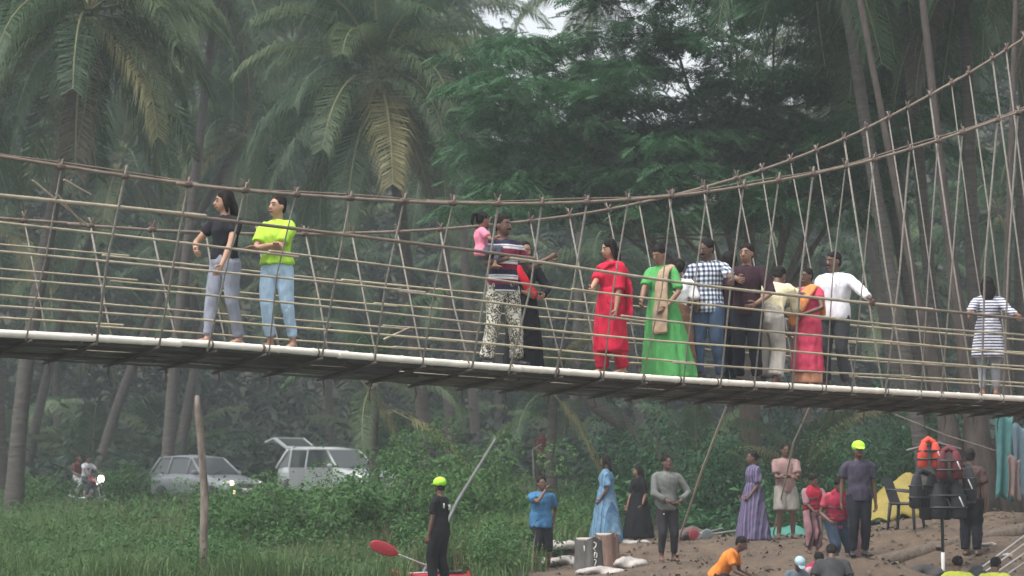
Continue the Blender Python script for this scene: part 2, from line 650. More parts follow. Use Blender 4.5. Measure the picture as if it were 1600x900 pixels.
# deck boards lying along the bridge
NB = 8
for i in range(NB):
    t = TA + br.uniform(0, 1.5) - 1.5
    bw = (DW - 0.14) / NB
    off = 0.07 + bw * (i + 0.5)
    while t < TB:
        e = min(t + br.uniform(2.0, 3.2), TB)
        mb = BB()
        P = [bp(q, off, floor_z(q, off) - 0.035 + br.uniform(-0.006, 0.006)) for q in steps(t + 0.01, e - 0.01, 0.8)]
        mb.tube(P, [(bw * 0.47, 0.016)] * len(P), 6, ref=BN, rounded=False)
        mb.build("plank", M_PLANK, smooth=False)
        t = e

n_knots = [97, 193, 292, 380, 465, 545, 627, 706, 778, 850, 917, 983, 1047, 1103, 1161, 1220, 1269, 1320, 1369, 1418, 1465, 1509,
           1556, 1596]
f_knots = [40, 140, 237, 322, 402, 478, 552, 624, 692, 760, 826, 889, 947, 1000, 1047, 1100, 1147, 1195, 1235, 1278, 1317, 1356, 1391,
           1420, 1454, 1486, 1518, 1550, 1579]


def stations(knots, curve, offf):
    st = []
    for px in knots:
        px = px + br.uniform(-5, 5)
        t = hit(px, 300, 0)[0]
        for _ in range(4):
            t = hit(px, 300, offf(t))[0]
        st.append(t)
    d0, d1 = st[1] - st[0], (st[-1] - st[-4]) / 3
    while st[0] > TA + 0.6:
        st.insert(0, st[0] - d0)
    while st[-1] < TB - 0.6:
        st.append(st[-1] + d1)
    return st


NS = stations(n_knots, near_top, flare_n)
FS = stations(f_knots, far_top, lambda t: DW + flare_f(t))


def knot(p, r, d, parent):
    mb = BB()
    d = unit(d)
    for k in range(3):
        q = np.array(p) + d * (k - 1) * r * 0.55
        mb.tube([q - d * r * 0.3, q + d * r * 0.3], r * br.uniform(0.9, 1.15), 7)
    return mb, d


def hanger(t, side):
    if side == 'n':
        top, bot = bp(t, flare_n(t), near_top(t)), bp(t, -0.03, deck_z(t) - 0.07)
        bt = bp(t, 0, deck_z(t))
    else:
        top, bot = bp(t, DW + flare_f(t), far_top(t)), bp(t, DW + 0.03, deck_far_z(t) - 0.07)
        bt = bp(t, DW, deck_far_z(t))
    dn = unit(top - bot)
    top2 = top + dn * br.uniform(0.06, 0.11)
    mid = (top + bot) / 2 + BD * br.uniform(-0.05, 0.05) + BN * br.uniform(-.02, .02)
    bot = bot + BD * br.uniform(-.07, .07)
    mb = BB().tube([bot, mid, top2], br.uniform(0.009, 0.0155), 6)
    h = mb.build("hanger_rope", M_ROPE)
    k, _ = knot(top, br.uniform(0.028, 0.038), BD, h)
    for s in (-1, 1):                                     # loose ends of the lashing stand up
        e = top + V3(0, 0, 0.07 + br.uniform(0, 0.05)) + BD * s * br.uniform(0.02, 0.06)
        k.tube([top, e], [0.016, 0.010], 5)
    k.build("lashing", M_KNOT, h)
    k2, _ = knot(bt, 0.060 if side == 'n' else 0.055, BD, h)
    k2.v = [tuple(bt + (np.array(q) - bt) * V3(0.55, 0.55, 1.0)) if False else q for q in k2.v]
    lw = br.uniform(.006, .013)
    k2 = BB().tube([bt - BD * lw, bt + BD * lw], 0.0475 if side == 'n' else 0.050, 9, rounded=False)
    k2.build("lashing", M_KNOT, h)
    return h


for t in NS:
    hanger(t, 'n')
for t in FS:
    hanger(t, 'f')

# main cables: a thick brown cane with thinner strands beside it
def split_run(a, b, l0, l1):
    out, t = [], a
    while t < b - 0.4:
        e = min(t + br.uniform(l0, l1), b)
        out.append((t, e))
        t = e
    return out


for (a, e) in split_run(TA, TB, 3.2, 4.6):
    j = br.uniform(-0.008, 0.008)
    bamboo(lambda q: bp(q, flare_n(q) + j, near_top(q) + j), a - 0.12, e + 0.12, 0.0195, M_CABLE, "cable_cane", 7, 0.5)
    bamboo(lambda q: bp(q, flare_n(q) + 0.03, near_top(q) + 0.035 + j + 0.015 * math.sin(q * 2)), a - 0.12, e + 0.12, 0.009, M_CABLE,
           "cable_strand", 6, 0.5)
    bamboo(lambda q: bp(q, DW + flare_f(q) + j, far_top(q) + j), a - 0.12, e + 0.12, 0.0185, M_CABLE, "cable_cane", 7, 0.5)

# side rails of split bamboo lashed to the hangers
NEAR_RAILS = [
    [(0, 307), (180, 327), (280, 337), (380, 349), (530, 368), (680, 387), (800, 402), (880, 414), (1040, 438), (1139, 450), (1250, 463),
     (1340, 471), (1380, 477), (1513, 488), (1600, 497)],
    [(0, 349), (280, 377), (440, 397), (540, 407), (680, 424), (880, 449), (980, 463), (1072, 473), (1139, 480), (1292, 497), (1380, 507),
     (1520, 518), (1600, 524)],
    [(0, 393), (280, 418), (530, 443), (680, 460), (880, 483), (1072, 506), (1202, 518), (1340, 529), (1380, 532), (1513, 543), (1600, 550)],
    [(0, 436), (280, 459), (520, 480), (680, 496), (880, 517), (1000, 531), (1120, 540), (1340, 557), (1380, 560), (1600, 574)],
    [(0, 478), (280, 498), (520, 517), (680, 530), (880, 549), (1000, 561), (1120, 571), (1232, 579), (1340, 586), (1380, 587), (1530, 595),
     (1600, 599)]]
FAR_RAILS = [
    [(0, 384), (280, 410), (540, 436), (680, 450), (900, 470), (1050, 483), (1300, 507), (1600, 535)],
    [(0, 422), (280, 447), (540, 470), (680, 482), (900, 499), (1050, 510), (1300, 531), (1600, 553)],
    [(0, 460), (280, 483), (540, 503), (680, 514), (900, 530), (1050, 541), (1300, 560), (1600, 580)],
    [(0, 500), (280, 518), (540, 537), (680, 547), (900, 561), (1050, 570), (1300, 586), (1600, 601)]]
near_rail, far_rail = [], []


def rail_off(frac, fl):
    return lambda t: fl(t) * frac


for i, pts in enumerate(NEAR_RAILS):
    fr = [0.78, 0.62, 0.46, 0.31, 0.15][i]
    of = lambda t, fr=fr: flare_n(t) * fr * (1.0 if t < 7 else max(0.45, 1.0 - (t - 7) * 0.055)) - 0.02
    c = Curve(pts, of)
    near_rail.append((c, of))
    r = 0.0215 if i == 0 else 0.0145
    for k, (a, e) in enumerate(split_run(TA + br.uniform(0, 1), TB, 3.0, 4.8)):
        j, sl = br.uniform(-0.015, 0.015), br.uniform(-0.008, 0.008)
        bamboo(lambda q: bp(q, of(q) + j * 0.5, c(q) + j + sl * (q - a)), a - 0.22, e + 0.12, r * br.uniform(0.88, 1.1),
               (M_CABLE if br.random() < 0.3 else M_BAMBOO) if i == 0 else (M_BAMBOO2 if br.random() < 0.45 else M_BAMBOO), "rail_pole", 6, 0.45)
for i, pts in enumerate(FAR_RAILS):
    fr = [0.72, 0.54, 0.36, 0.18][i]
    of = lambda t, fr=fr: DW + flare_f(t) * fr * (1.0 if t < 7 else max(0.45, 1.0 - (t - 7) * 0.05)) + 0.02
    c = Curve(pts, of)
    far_rail.append((c, of))
    for k, (a, e) in enumerate(split_run(TA + br.uniform(0, 1), TB, 3.0, 4.8)):
        j, sl = br.uniform(-0.015, 0.015), br.uniform(-0.008, 0.008)
        bamboo(lambda q: bp(q, of(q) + j * 0.5, c(q) + j + sl * (q - a)), a - 0.2, e + 0.1, 0.0135 * br.uniform(0.8, 1.15),
               M_BAMBOO2 if br.random() < 0.4 else M_BAMBOO, "rail_pole", 6, 0.45)

# cross beams under the deck, their far ends drooping below the far edge
for t in NS:
    a, e = bp(t + br.uniform(-.02, .02), -0.09, deck_z(t) - 0.075), bp(t + br.uniform(-.05, .05), DW + 0.07, deck_far_z(t) - 0.135)
    m = (a + e) / 2 + V3(0, 0, -0.015)
    bm_ = BB().tube([a, m, e], [0.020, 0.024, 0.022], 7).build("cross_beam", M_BEAM)
    q = e - BN * 0.12
    BB().tube([q, q + V3(br.uniform(-.03, .03), 0, -0.10), q + V3(br.uniform(-.05, .05), 0.01, -0.14 - br.uniform(0, .12))], [0.010, 0.008, 0.005], 5).build(
        "rope_tail", M_KNOT, bm_)
# slatted underside slung on the beams
for i in range(9):
    f = (i + .5) / 9
    t = TA + br.uniform(-1.5, 0)
    while t < TB:
        e = min(t + br.uniform(1.6, 2.6), TB)
        P = [bp(q, -.02 + f * (DW + .04), deck_z(q) - .035 - f * .165 + br.uniform(-.012, .012)) for q in steps(t, e, 0.6)]
        BB().tube(P, [(br.uniform(.050, .060), 0.009)] * len(P), 6, ref=BN + V3(0, 0, -.16), rounded=False).build("under_slat", M_PLANK if br.random() < .6 else M_BEAM, smooth=False)
        t = e
# second layer: two bearers along the bridge
for off in (0.3, 0.74):
    for (a, e) in split_run(TA, TB, 3.5, 5.0):
        bamboo(lambda q: bp(q, off, floor_z(q, off) - 0.125), a - .1, e + .1, 0.03, M_BEAM, "bearer_pole", 6, 0.6)

# loose sticks tied across the rails at the left
for (x0, y0, x1, y1) in ((51, 282, 138, 353), (100, 281, 142, 304), (88, 302, 128, 350), (600, 530, 640, 512)):
    t0, z0 = hit(x0, y0, .35)
    t1, z1 = hit(x1, y1, .95)
    BB().tube([bp(t0, .35, z0), bp(t1, .95, z1)], [.012, .010], 6).build("loose_stick", M_BAMBOO)


def on_deck(px, off):
    t = hit(px, 560, off)[0]
    return bp(t, off, floor_z(t, off)), t
# ------------------------------------------------------------------ people
PENDING = []                                     # (object, extra MB or None, extra materials, crumple)


def ik(a, tgt, l1, l2, hint):
    d = tgt - a
    L = np.linalg.norm(d)
    dn = d / (L + 1e-9)
    L = min(max(L, abs(l1 - l2) * 1.05 + 1e-4), (l1 + l2) * 0.998)
    c = (l1 * l1 + L * L - l2 * l2) / (2 * l1 * L)
    s = math.sqrt(max(0, 1 - c * c))
    h = np.asarray(hint, float)
    h = unit(h - np.dot(h, dn) * dn)
    return a + dn * l1 * c + h * l1 * s, a + dn * L


def remesh_obj(name, mb, mat, parent, voxel, extra=None, crumple=0.0, smooth=3):
    o = mb.build(name, mat, parent)
    r = o.modifiers.new("remesh", 'REMESH')
    r.mode = 'VOXEL'
    r.voxel_size = voxel
    r.use_smooth_shade = True
    s = o.modifiers.new("smooth", 'SMOOTH')
    s.factor = 0.5
    s.iterations = smooth
    PENDING.append((o, extra, crumple))
    return o


def finish_people():
    bpy.context.view_layer.update()
    dg = bpy.context.evaluated_depsgraph_get()
    new = [bpy.data.meshes.new_from_object(o.evaluated_get(dg)) for o, _, _ in PENDING]
    for (o, extra, crumple), me in zip(PENDING, new):
        o.modifiers.clear()
        old = o.data
        mats = list(old.materials)
        n = len(me.vertices)
        co = np.empty(n * 3, np.float32)
        me.vertices.foreach_get("co", co)
        co = co.reshape(-1, 3)
        if crumple:
            no = np.empty(n * 3, np.float32)
            me.vertices.foreach_get("normal", no)
            no = no.reshape(-1, 3)
            h = np.zeros(n)
            for k in range(5):
                d = rng.normal(size=3) * np.array([1, 1, 0.55])
                d = d / np.linalg.norm(d) * (22 + 14 * k)
                h += np.sin(co @ d + rng.uniform(0, 6.3) + 1.5 * np.sin(co @ (rng.normal(size=3) * 7))) / (1 + 0.45 * k)
            co = co + no * (h * crumple * 0.4 + crumple * (0.0 if o.name.startswith('hair') else 0.9))[:, None]
            me.vertices.foreach_set("co", co.astype(np.float32).ravel())
        if extra is not None and extra.v:
            nf = len(me.polygons)
            polys = [tuple(p.vertices) for p in me.polygons] + [tuple(i + n for i in f) for f in extra.f]
            m2 = bpy.data.meshes.new(o.name)
            m2.from_pydata([tuple(map(float, p)) for p in co] + extra.v, [], polys)
            bpy.data.meshes.remove(me)
            me = m2
            idx_ = [0] * nf + extra.m
        else:
            idx_ = None
        me.name = o.name
        me.polygons.foreach_set("use_smooth", [True] * len(me.polygons))
        me.materials.clear()
        for m in mats:
            me.materials.append(m)
        if idx_:
            me.polygons.foreach_set("material_index", idx_)
        me.update()
        o.data = me
        bpy.data.meshes.remove(old)


HANG_R, HANG_L = (-0.135, -0.03, 0.44), (0.135, -0.03, 0.44)


def person(label, H, loc, yaw, sk, hair='short', hairmat=None, hR=None, hL=None, eR=(-0.5, 1, -0.2), eL=(0.5, 1, -0.2),
           fR=None, fL=None, lean=(0, 0), head=(0, 0, 0), pel=(0, 0, 0.53), wear=(), female=False, hs=1.0, fat=1.0, curl=0.5,
           voxel=0.0125, group=None, knee=(0, -1, 0), face=True, curlR=None, curlL=None, seatz=0.0, world_hands=True):
    """joint targets hR, hL, fR, fL in body heights; or ('w', point) in world space. Faces -Y at yaw 0."""
    voxel = max(voxel, 0.0145 if group == 'people crossing the bridge' else 0.0175)
    U = H * (1.055 if group == 'people crossing the bridge' else 1.0)
    root = link("person", None, label=label, cat="person", group=group, loc=tuple(loc), rz=math.radians(yaw))
    Rz = rot('Z', -yaw)

    def tgt(q, default):
        if q is None:
            q = default
        if isinstance(q, tuple) and q and isinstance(q[0], str):
            return Rz @ (np.asarray(q[1], float) - np.asarray(loc, float))
        return np.asarray(q, float) * U
    pelv = np.array(pel) * U
    Ml = rot('Y', lean[1]) @ rot('X', lean[0])             # positive lean[0]: bend forward (-Y)
    up, lat, fwd = Ml @ V3(0, 0, 1), Ml @ V3(1, 0, 0), Ml @ V3(0, -1, 0)
    sw = (0.100 if female else 0.112) * U * (0.5 + 0.5 * fat)
    nb = pelv + up * 0.295 * U
    sh = {'R': nb - up * 0.036 * U - lat * sw, 'L': nb - up * 0.036 * U + lat * sw}
    hip = {'R': pelv - V3(0.052 * U, 0, 0.01 * U), 'L': pelv + V3(0.052 * U, 0, -0.01 * U)}
    el, wr, kn, an = {}, {}, {}, {}
    tg = {'R': tgt(hR, HANG_R), 'L': tgt(hL, HANG_L)}
    ft = {'R': tgt(fR, (-0.055, 0, 0)), 'L': tgt(fL, (0.055, 0, 0))}
    for s, hint in (('R', eR), ('L', eL)):
        el[s], wr[s] = ik(sh[s], tg[s], 0.172 * U, 0.152 * U, V3(*hint))
        kn[s], an[s] = ik(hip[s], ft[s] + V3(0, 0, 0.038 * U), 0.245 * U, 0.246 * U, V3(*knee))
    b, x = MB(), MB()
    # torso
    tors = [(-0.05, .070, .058), (0.0, .092, .068), (0.05, .088, .064), (0.10, .079, .057), (0.16, .088, .062), (0.21, .096, .066),
            (0.255, .092, .058), (0.28, .060, .043)]
    if female:
        tors = [(-0.05, .074, .060), (0.0, .096, .070), (0.05, .086, .062), (0.10, .070, .052), (0.16, .078, .062), (0.205, .084, .070),
                (0.255, .080, .052), (0.28, .052, .038)]

    def torso(mb, lo, hi, c=0.0, fl=0.0, flat=False):
        zs = [lo] + [q[0] for q in tors if lo < q[0] < hi] + [hi]
        P, R = [], []
        T = np.array(tors)
        for z in zs:
            a = np.interp(z, T[:, 0], T[:, 1]) * (fat ** 0.8)
            d = np.interp(z, T[:, 0], T[:, 2]) * fat
            k = fl * max(0, (0.12 - z)) / 0.2
            P.append(pelv + up * z * U)
            R.append(((a + k) * U + c, (d + k) * U + c))
        if flat:
            w0 = max(q[0] for q in R[:3]), max(q[1] for q in R[:3])
            for i_ in range(len(R)):
                if zs[i_] < 0.0:
                    R[i_] = (max(R[i_][0], w0[0] * .985), max(R[i_][1], w0[1] * .985))
        mb.tube(P, R, 16, ref=lat, rounded=not flat)
    torso(b, -0.05, 0.285)
    b.tube([nb - up * 0.03 * U, nb + up * 0.045 * U - fwd * 0.0], [0.036 * U, 0.030 * U], 10)
    for s in 'RL':
        b.tube([sh[s], sh[s] * .5 + el[s] * .5, el[s], el[s] * .65 + wr[s] * .35, wr[s]],
               [0.031 * U, 0.027 * U, 0.0225 * U, 0.0225 * U, 0.0155 * U], 9)
        b.tube([nb - up * .028 * U + (sh[s] - nb) * .35, sh[s]], [0.024 * U, 0.028 * U], 8)
        b.tube([hip[s], hip[s] * .5 + kn[s] * .5, kn[s], kn[s] * .68 + an[s] * .32, an[s]],
               [0.054 * U * fat ** .5, 0.047 * U * fat ** .5, 0.034 * U, 0.0335 * U, 0.0215 * U], 10)
        fd = unit(V3(-0.18 if s == 'R' else 0.18, -1, 0))
        heel = an[s] - fd * 0.028 * U - V3(0, 0, 0.018 * U)
        toe = an[s] + fd * 0.105 * U - V3(0, 0, 0.026 * U)
        b.tube([heel, an[s] * .6 + toe * .4 + V3(0, 0, -0.004 * U), toe], [(0.021 * U, 0.019 * U), (0.026 * U, 0.020 * U), (0.024 * U, 0.011 * U)], 8,
               ref=V3(1, 0, 0))
        # hand
        hd = unit(wr[s] - el[s])
        inward = unit(V3(0.8 if s == 'R' else -0.8, -0.3, -0.2))
        nrm = unit(inward - np.dot(inward, hd) * hd)
        side = np.cross(hd, nrm)
        if np.dot(side, V3(0, -1, 0.2)) < 0:
            side = -side                                  # thumb side looks forward / up
        kb = wr[s] + hd * 0.052 * U
        b.tube([wr[s] - hd * .01 * U, wr[s] + hd * 0.025 * U, kb], [(0.015 * U, 0.013 * U), (0.022 * U, 0.0125 * U), (0.022 * U, 0.011 * U)], 8, ref=side)
        cu = {'R': curlR, 'L': curlL}[s]
        cu = curl if cu is None else cu
        for k, (o_, ln) in enumerate(((0.018, .043), (0.006, .048), (-0.006, .045), (-0.018, .035))):
            p0 = kb + side * o_ * U - hd * 0.004 * U
            d1 = unit(hd * math.cos(cu) + nrm * math.sin(cu))
            d2 = unit(hd * math.cos(cu * 2.1) + nrm * math.sin(cu * 2.1))
            p1 = p0 + d1 * ln * 0.5 * U
            x.tube([p0, p1, p1 + d2 * ln * 0.5 * U], [0.0060 * U, 0.0056 * U, 0.0042 * U], 6)
        t0 = wr[s] + hd * 0.016 * U + side * 0.017 * U
        t1 = t0 + unit(hd * 0.6 + side * 0.75 + nrm * 0.35) * 0.027 * U
        x.tube([t0, t1, t1 + unit(hd + nrm * 0.5 + side * 0.1) * 0.022 * U], [0.0075 * U, 0.0066 * U, 0.005 * U], 6)
    # head
    Mh = Ml @ np.eye(3) if abs(lean[0]) < 25 else rot('X', lean[0] * 0.45)
    Mh = Mh @ rot('Z', head[0]) @ rot('X', head[1]) @ rot('Y', head[2])
    S = U * hs
    hc = nb + up * 0.040 * U + Mh @ V3(0, -0.010, 0.062) * S

    def hp(x_, y_, z_):
        return hc + Mh @ (V3(x_, y_, z_) * S)
    if hs > 1.15:
        b.tube([nb, hc], 0.032 * U, 8)
    b.ball(hp(0, .008, .012), (.046 * S, .056 * S, .052 * S), Mh)
    b.ball(hp(0, -.012, -.018), (.039 * S, .043 * S, .050 * S), Mh)
    b.ball(hp(0, -.030, -.049), (.023 * S, .020 * S, .017 * S), Mh)
    b.tube([hp(0, -.050, .004), hp(0, -.060, -.012), hp(0, -.062, -.019)], [.0065 * S, .0085 * S, .0095 * S], 6)
    b.tube([hp(0, .015, -.02), nb], [.032 * S, .034 * U], 8)
    for q in (-1, 1):
        b.ball(hp(q * .046, .008, -.008), (.008 * S, .014 * S, .019 * S), Mh, 8, 6)
    if face:
        for q in (-1, 1):
            x.mi = 3
            x.ball(hp(q * .0180, -.0475, .002), (.0085 * S, .0052 * S, .0040 * S), Mh, 8, 6)
            x.mi = 1
            x.ball(hp(q * .0180, -.0505, .002), (.0052 * S, .0036 * S, .0043 * S), Mh, 8, 6)
            x.tube([hp(q * .008, -.0530, .0145), hp(q * .019, -.0505, .0180), hp(q * .029, -.0435, .0145)], .0042 * S, 5)
        x.mi = 2
        x.tube([hp(-.017, -.0485, -.037), hp(0, -.0555, -.0385), hp(.017, -.0485, -.037)], [.003 * S, .0066 * S, .003 * S], 6)
        x.mi = 0
    body = remesh_obj("body", b, [skin(sk), M_EYE, M_LIP, M_EYEW], root, voxel, x)
    # hair
    hm = hairmat or M_HAIR
    h = MB()
    if hair:
        hr = (.0525, .057, .0535)
        if hair == 'afro':
            hr = (.062, .063, .064)
        h.ball(hp(0, .017, .024), tuple(q * S for q in hr), Mh, 16, 12)
        h.ball(hp(0, .036, -.008), (.044 * S, .030 * S, .040 * S), Mh)
        if hair in ('long', 'bob'):
            dl = {'long': 0.21, 'bob': 0.085}[hair] * U
            bk = -fwd
            p = [hp(0, .038, .01), hp(0, .052, -.04), hp(0, .05, -.05) + V3(0, 0, -dl * .45) + bk * .012 * U, hp(0, .045, -.05) + V3(0, 0, -dl) + bk * .01 * U]
            h.tube(p, [(.046 * S, .030 * S), (.054 * S, .026 * S), (.056 * U, .020 * U), (.040 * U, .012 * U)], 12, ref=lat)
            for q in (-1, 1):
                h.tube([hp(q * .040, .0, .02), hp(q * .052, .004, -.03), hp(q * .052, .006, -.075)], [.016 * S, .017 * S, .010 * S], 8)
        if hair == 'bun':
            h.ball(hp(0, .072, .004), (.028 * S,) * 3)
        if hair == 'pony':
            h.ball(hp(0, .068, .038), (.022 * S,) * 3)
            h.tube([hp(0, .07, .04), hp(0, .105, .03), hp(0, .112, -.03), hp(0, .10, -.07)], [.015 * S, .021 * S, .018 * S, .006 * S], 8)
        remesh_obj("hair", h, hm, root, 0.0125, None, 0.008, 2)
    # clothes
    for w in wear:
        kind, mat = w[0], w[1]
        o = w[2] if len(w) > 2 else {}
        mb = MB()
        vx = voxel
        if kind in ('shirt', 'vest', 'dress', 'kurta'):
            c = o.get('c', 0.016)
            lo = o.get('hem', -0.05)
            torso(mb, max(lo, -0.06), 0.288, c, o.get('flare', 0.0), True)
            mb.tube([nb - up * .035 * U, nb - up * .008 * U], [0.054 * U, 0.042 * U], 10)
            for s in 'RL':
                mb.tube([nb - up * .018 * U, sh[s]], [0.030 * U + c * .5, 0.030 * U + c * .5], 8)
                f = o.get('sleeve', 0.55)
                cs = o.get('cs', c)
                if f > 0:
                    P, R = [sh[s]], [0.0305 * U + cs * .5]
                    if f <= 1:
                        P.append(sh[s] + (el[s] - sh[s]) * f)
                        R.append(0.0265 * U + cs * .85)
                    else:
                        P += [el[s], el[s] + (wr[s] - el[s]) * (f - 1)]
                        R += [0.0235 * U + cs * .7, 0.017 * U + cs * .75]
                    mb.tube(P, R, 10, rounded=False)
            if kind in ('dress', 'kurta') or lo < -0.05:
                zt, zh = pelv[2] + 0.10 * U, o.get('hemz', (pelv[2] / U + lo)) * U
                rx, ry = o.get('w', (.10, .085))
                cx, cy = o.get('shift', (0, 0))
                k0, amp, ph = o.get('folds', (9, .06))[0], o.get('folds', (9, .06))[1], rng.uniform(0, 6)
                n, rows = 56, 12
                wv_, wf_ = [], []
                ctr0 = pelv + up * 0.10 * U
                for i in range(rows + 1):
                    f = i / rows
                    e = f ** 0.75
                    cc = ctr0 * (1 - f) + V3(pelv[0] + cx * U, pelv[1] + cy * U, zh) * f
                    a = (0.074 * (1 - e) + rx * e) * U + c
                    d = (0.058 * (1 - e) + ry * e) * U + c
                    if f < .5:
                        a = max(a, (0.096 if f > .12 else .085) * U * fat ** .8 + c)
                        d = max(d, (0.07 if f > .12 else .06) * U * fat + c)
                    for j in range(n):
                        th = 2 * math.pi * j / n
                        rr = 1 + amp * f ** .7 * (math.sin(k0 * th + ph + f) + .5 * math.sin((k0 * 2 - 3) * th + ph * 2 + f * 2))
                        wv_.append(cc + V3(a * math.cos(th) * rr, d * math.sin(th) * rr, 0))
                for i in range(rows):
                    for j in range(n):
                        j2 = (j + 1) % n
                        wf_.append((i * n + j, (i + 1) * n + j, (i + 1) * n + j2, i * n + j2))
                wf_.append(tuple(range(n)))
                wf_.append(tuple(rows * n + j for j in range(n - 1, -1, -1)))
                mb.add(wv_, wf_)
            nm = {'shirt': 'shirt', 'vest': 'vest', 'dress': 'dress', 'kurta': 'tunic'}[kind]
            remesh_obj(o.get('name', nm), mb, mat, root, vx, None, o.get('crumple', 0.010), 2)
        elif kind in ('pants', 'shorts'):
            c = o.get('c', 0.014)
            torso(mb, -0.052, 0.055, c * 0.8)
            f = o.get('to', 0.95)
            for s in 'RL':
                P, R = [hip[s] + V3(0, 0, .01 * U)], [0.053 * U * fat ** .5 + c * .9]
                if f > 0.5:
                    q = kn[s] + (an[s] - kn[s]) * (f - .5) * 2
                    P += [hip[s] * .5 + kn[s] * .5, kn[s], q]
                    R += [0.046 * U + c * .9, 0.0335 * U + c, o.get('cuff', 0.022) * U + c * 1.1]
                else:
                    q = hip[s] + (kn[s] - hip[s]) * f * 2
                    P += [q]
                    R += [0.046 * U + c * 1.6]
                mb.tube(P, R, 12, rounded=False)
            remesh_obj(o.get('name', 'trousers' if kind == 'pants' else 'shorts'), mb, mat, root, vx, None, o.get('crumple', 0.010), 2)
        elif kind == 'shoes':
            for s in 'RL':
                mb = MB()
                fd = unit(V3(-0.18 if s == 'R' else 0.18, -1, 0))
                z0 = V3(0, 0, -0.016 * U)
                mb.tube([an[s] - fd * .034 * U + z0, an[s] + fd * .03 * U + z0, an[s] + fd * .108 * U + z0 * 1.4],
                        [(.025 * U, .022 * U), (.029 * U, .023 * U), (.026 * U, .014 * U)], 9, ref=V3(1, 0, 0))
                mb.build("shoe", mat, root)
        elif kind == 'belt':
            P = [pelv + up * 0.040 * U, pelv + up * 0.060 * U]
            mb.tube(P, [(.095 * U * fat + .014, .07 * U * fat + .014)] * 2, 20, ref=lat, rounded=False)
            mb.build("belt", mat, root)
        elif kind == 'cap':
            mb.ball(hp(0, .014, .032), (.059 * S, .065 * S, .051 * S), Mh, 18, 12)
            remesh_obj("cap", mb.tube([hp(0, -.035, .028), hp(0, -.068, .026), hp(0, -.092, .019)], [(.044 * S, .006 * S), (.044 * S, .005 * S), (.030 * S, .004 * S)], 12,
                                      ref=Mh @ V3(1, 0, 0)), mat, root, 0.008, None, 0.0, 1)
        elif kind == 'moustache':
            mb.tube([hp(-.021, -.049, -.030), hp(0, -.0585, -.026), hp(.021, -.049, -.030)], [.003 * S, .0065 * S, .003 * S], 6)
            mb.build("moustache", mat, root)
        elif kind == 'jacket':                                  # life jacket: two padded halves, collar, straps
            c = 0.045
            v = MB()
            torso(v, 0.045, 0.275, c)
            v.tube([nb + up * .0 * U + fwd * .03 * U - lat * .05 * U, nb + up * .03 * U - fwd * .045 * U, nb + fwd * .03 * U + lat * .05 * U], 0.028 * U, 8)
            jk = remesh_obj("life_jacket", v, mat, root, vx, None, 0.008, 2)
            for z in (0.085, 0.165):
                s_ = MB()
                T = np.array(tors)
                a, d = np.interp(z, T[:, 0], T[:, 1]) * U + c + .010, np.interp(z, T[:, 0], T[:, 2]) * U + c + .010
                s_.tube([pelv + up * (z - .008) * U, pelv + up * (z + .008) * U], [(a, d)] * 2, 20, ref=lat, rounded=False)
                s_.build("strap", M_BLACK, jk)
        elif kind == 'sash':                                    # a draped cloth along a path given in body heights
            P = [np.array(q) * U for q in o['path']]
            R = [tuple(k * U for k in q) for q in o['r']]
            # resample the path smoothly
            tt_ = np.linspace(0, len(P) - 1, (len(P) - 1) * 4 + 1)
            PP = [np.array([np.interp(q, range(len(P)), [p[k] for p in P]) for k in range(3)]) for q in tt_]
            PP = [PP[0]] + [(PP[i - 1] + 2 * PP[i] + PP[i + 1]) / 4 for i in range(1, len(PP) - 1)] + [PP[-1]]
            RR = [tuple(np.interp(q, range(len(R)), [r_[k] for r_ in R]) for k in range(2)) for q in tt_]
            mb.tube(PP, RR, 14, ref=o.get('ref', V3(1, 0, 0)))
            remesh_obj(o.get('name', 'scarf'), mb, mat, root, max(vx * .8, .009), None, o.get('crumple', 0.012), 2)
        elif kind == 'patch':
            p = pelv + up * o['z'] * U
            q = p + lat * o['x'] * U + fwd * o.get('d', 0.075) * U
            mb.box(q, (o['s'][0] * U, .006, o['s'][1] * U), np.column_stack([lat, -fwd, up]), .002)
            mb.build(o.get('name', 'print'), mat, root)
    return root, wr


SK_L, SK_M, SK_D = (0.42, 0.235, 0.155, 1), (0.27, 0.145, 0.095, 1), (0.125, 0.066, 0.046, 1)
# ------------------------------------------------------------------ people on the bridge
C = lambda *c: lin(*c)
C_BLACK = (0.016, 0.016, 0.020, 1)


def rail_pt(px, i=0, up=0.03, side='n'):
    c, of = (near_rail if side == 'n' else far_rail)[i]
    t = 8.0
    for _ in range(5):
        t = hit(px, 450, of(t))[0]
    return bp(t, of(t), c(t) + up)


def W(p):
    return ('w', p)


GB = "people crossing the bridge"
bare = [M_EYE]
# 1
p, _ = on_deck(350, 0.45)
person("woman in black T-shirt and grey jeans laughing at left end of bridge", 1.66, p, -38, SK_L, 'bob', female=True, fat=1.02,
       hR=(-0.10, -0.16, 0.60), hL=(0.12, -0.15, 0.50), eR=(-1, .2, -.3), eL=(1, .4, -.2), fR=(-.05, -.10, 0), fL=(.055, .08, 0),
       head=(-30, 4, 0), group=GB,
       wear=[('shirt', cloth((0.018, 0.018, 0.024, 1)), dict(hem=0.02, sleeve=0.5, c=.014)),
             ('pants', cloth(C(140, 145, 158)), dict(c=.010, to=.95))])
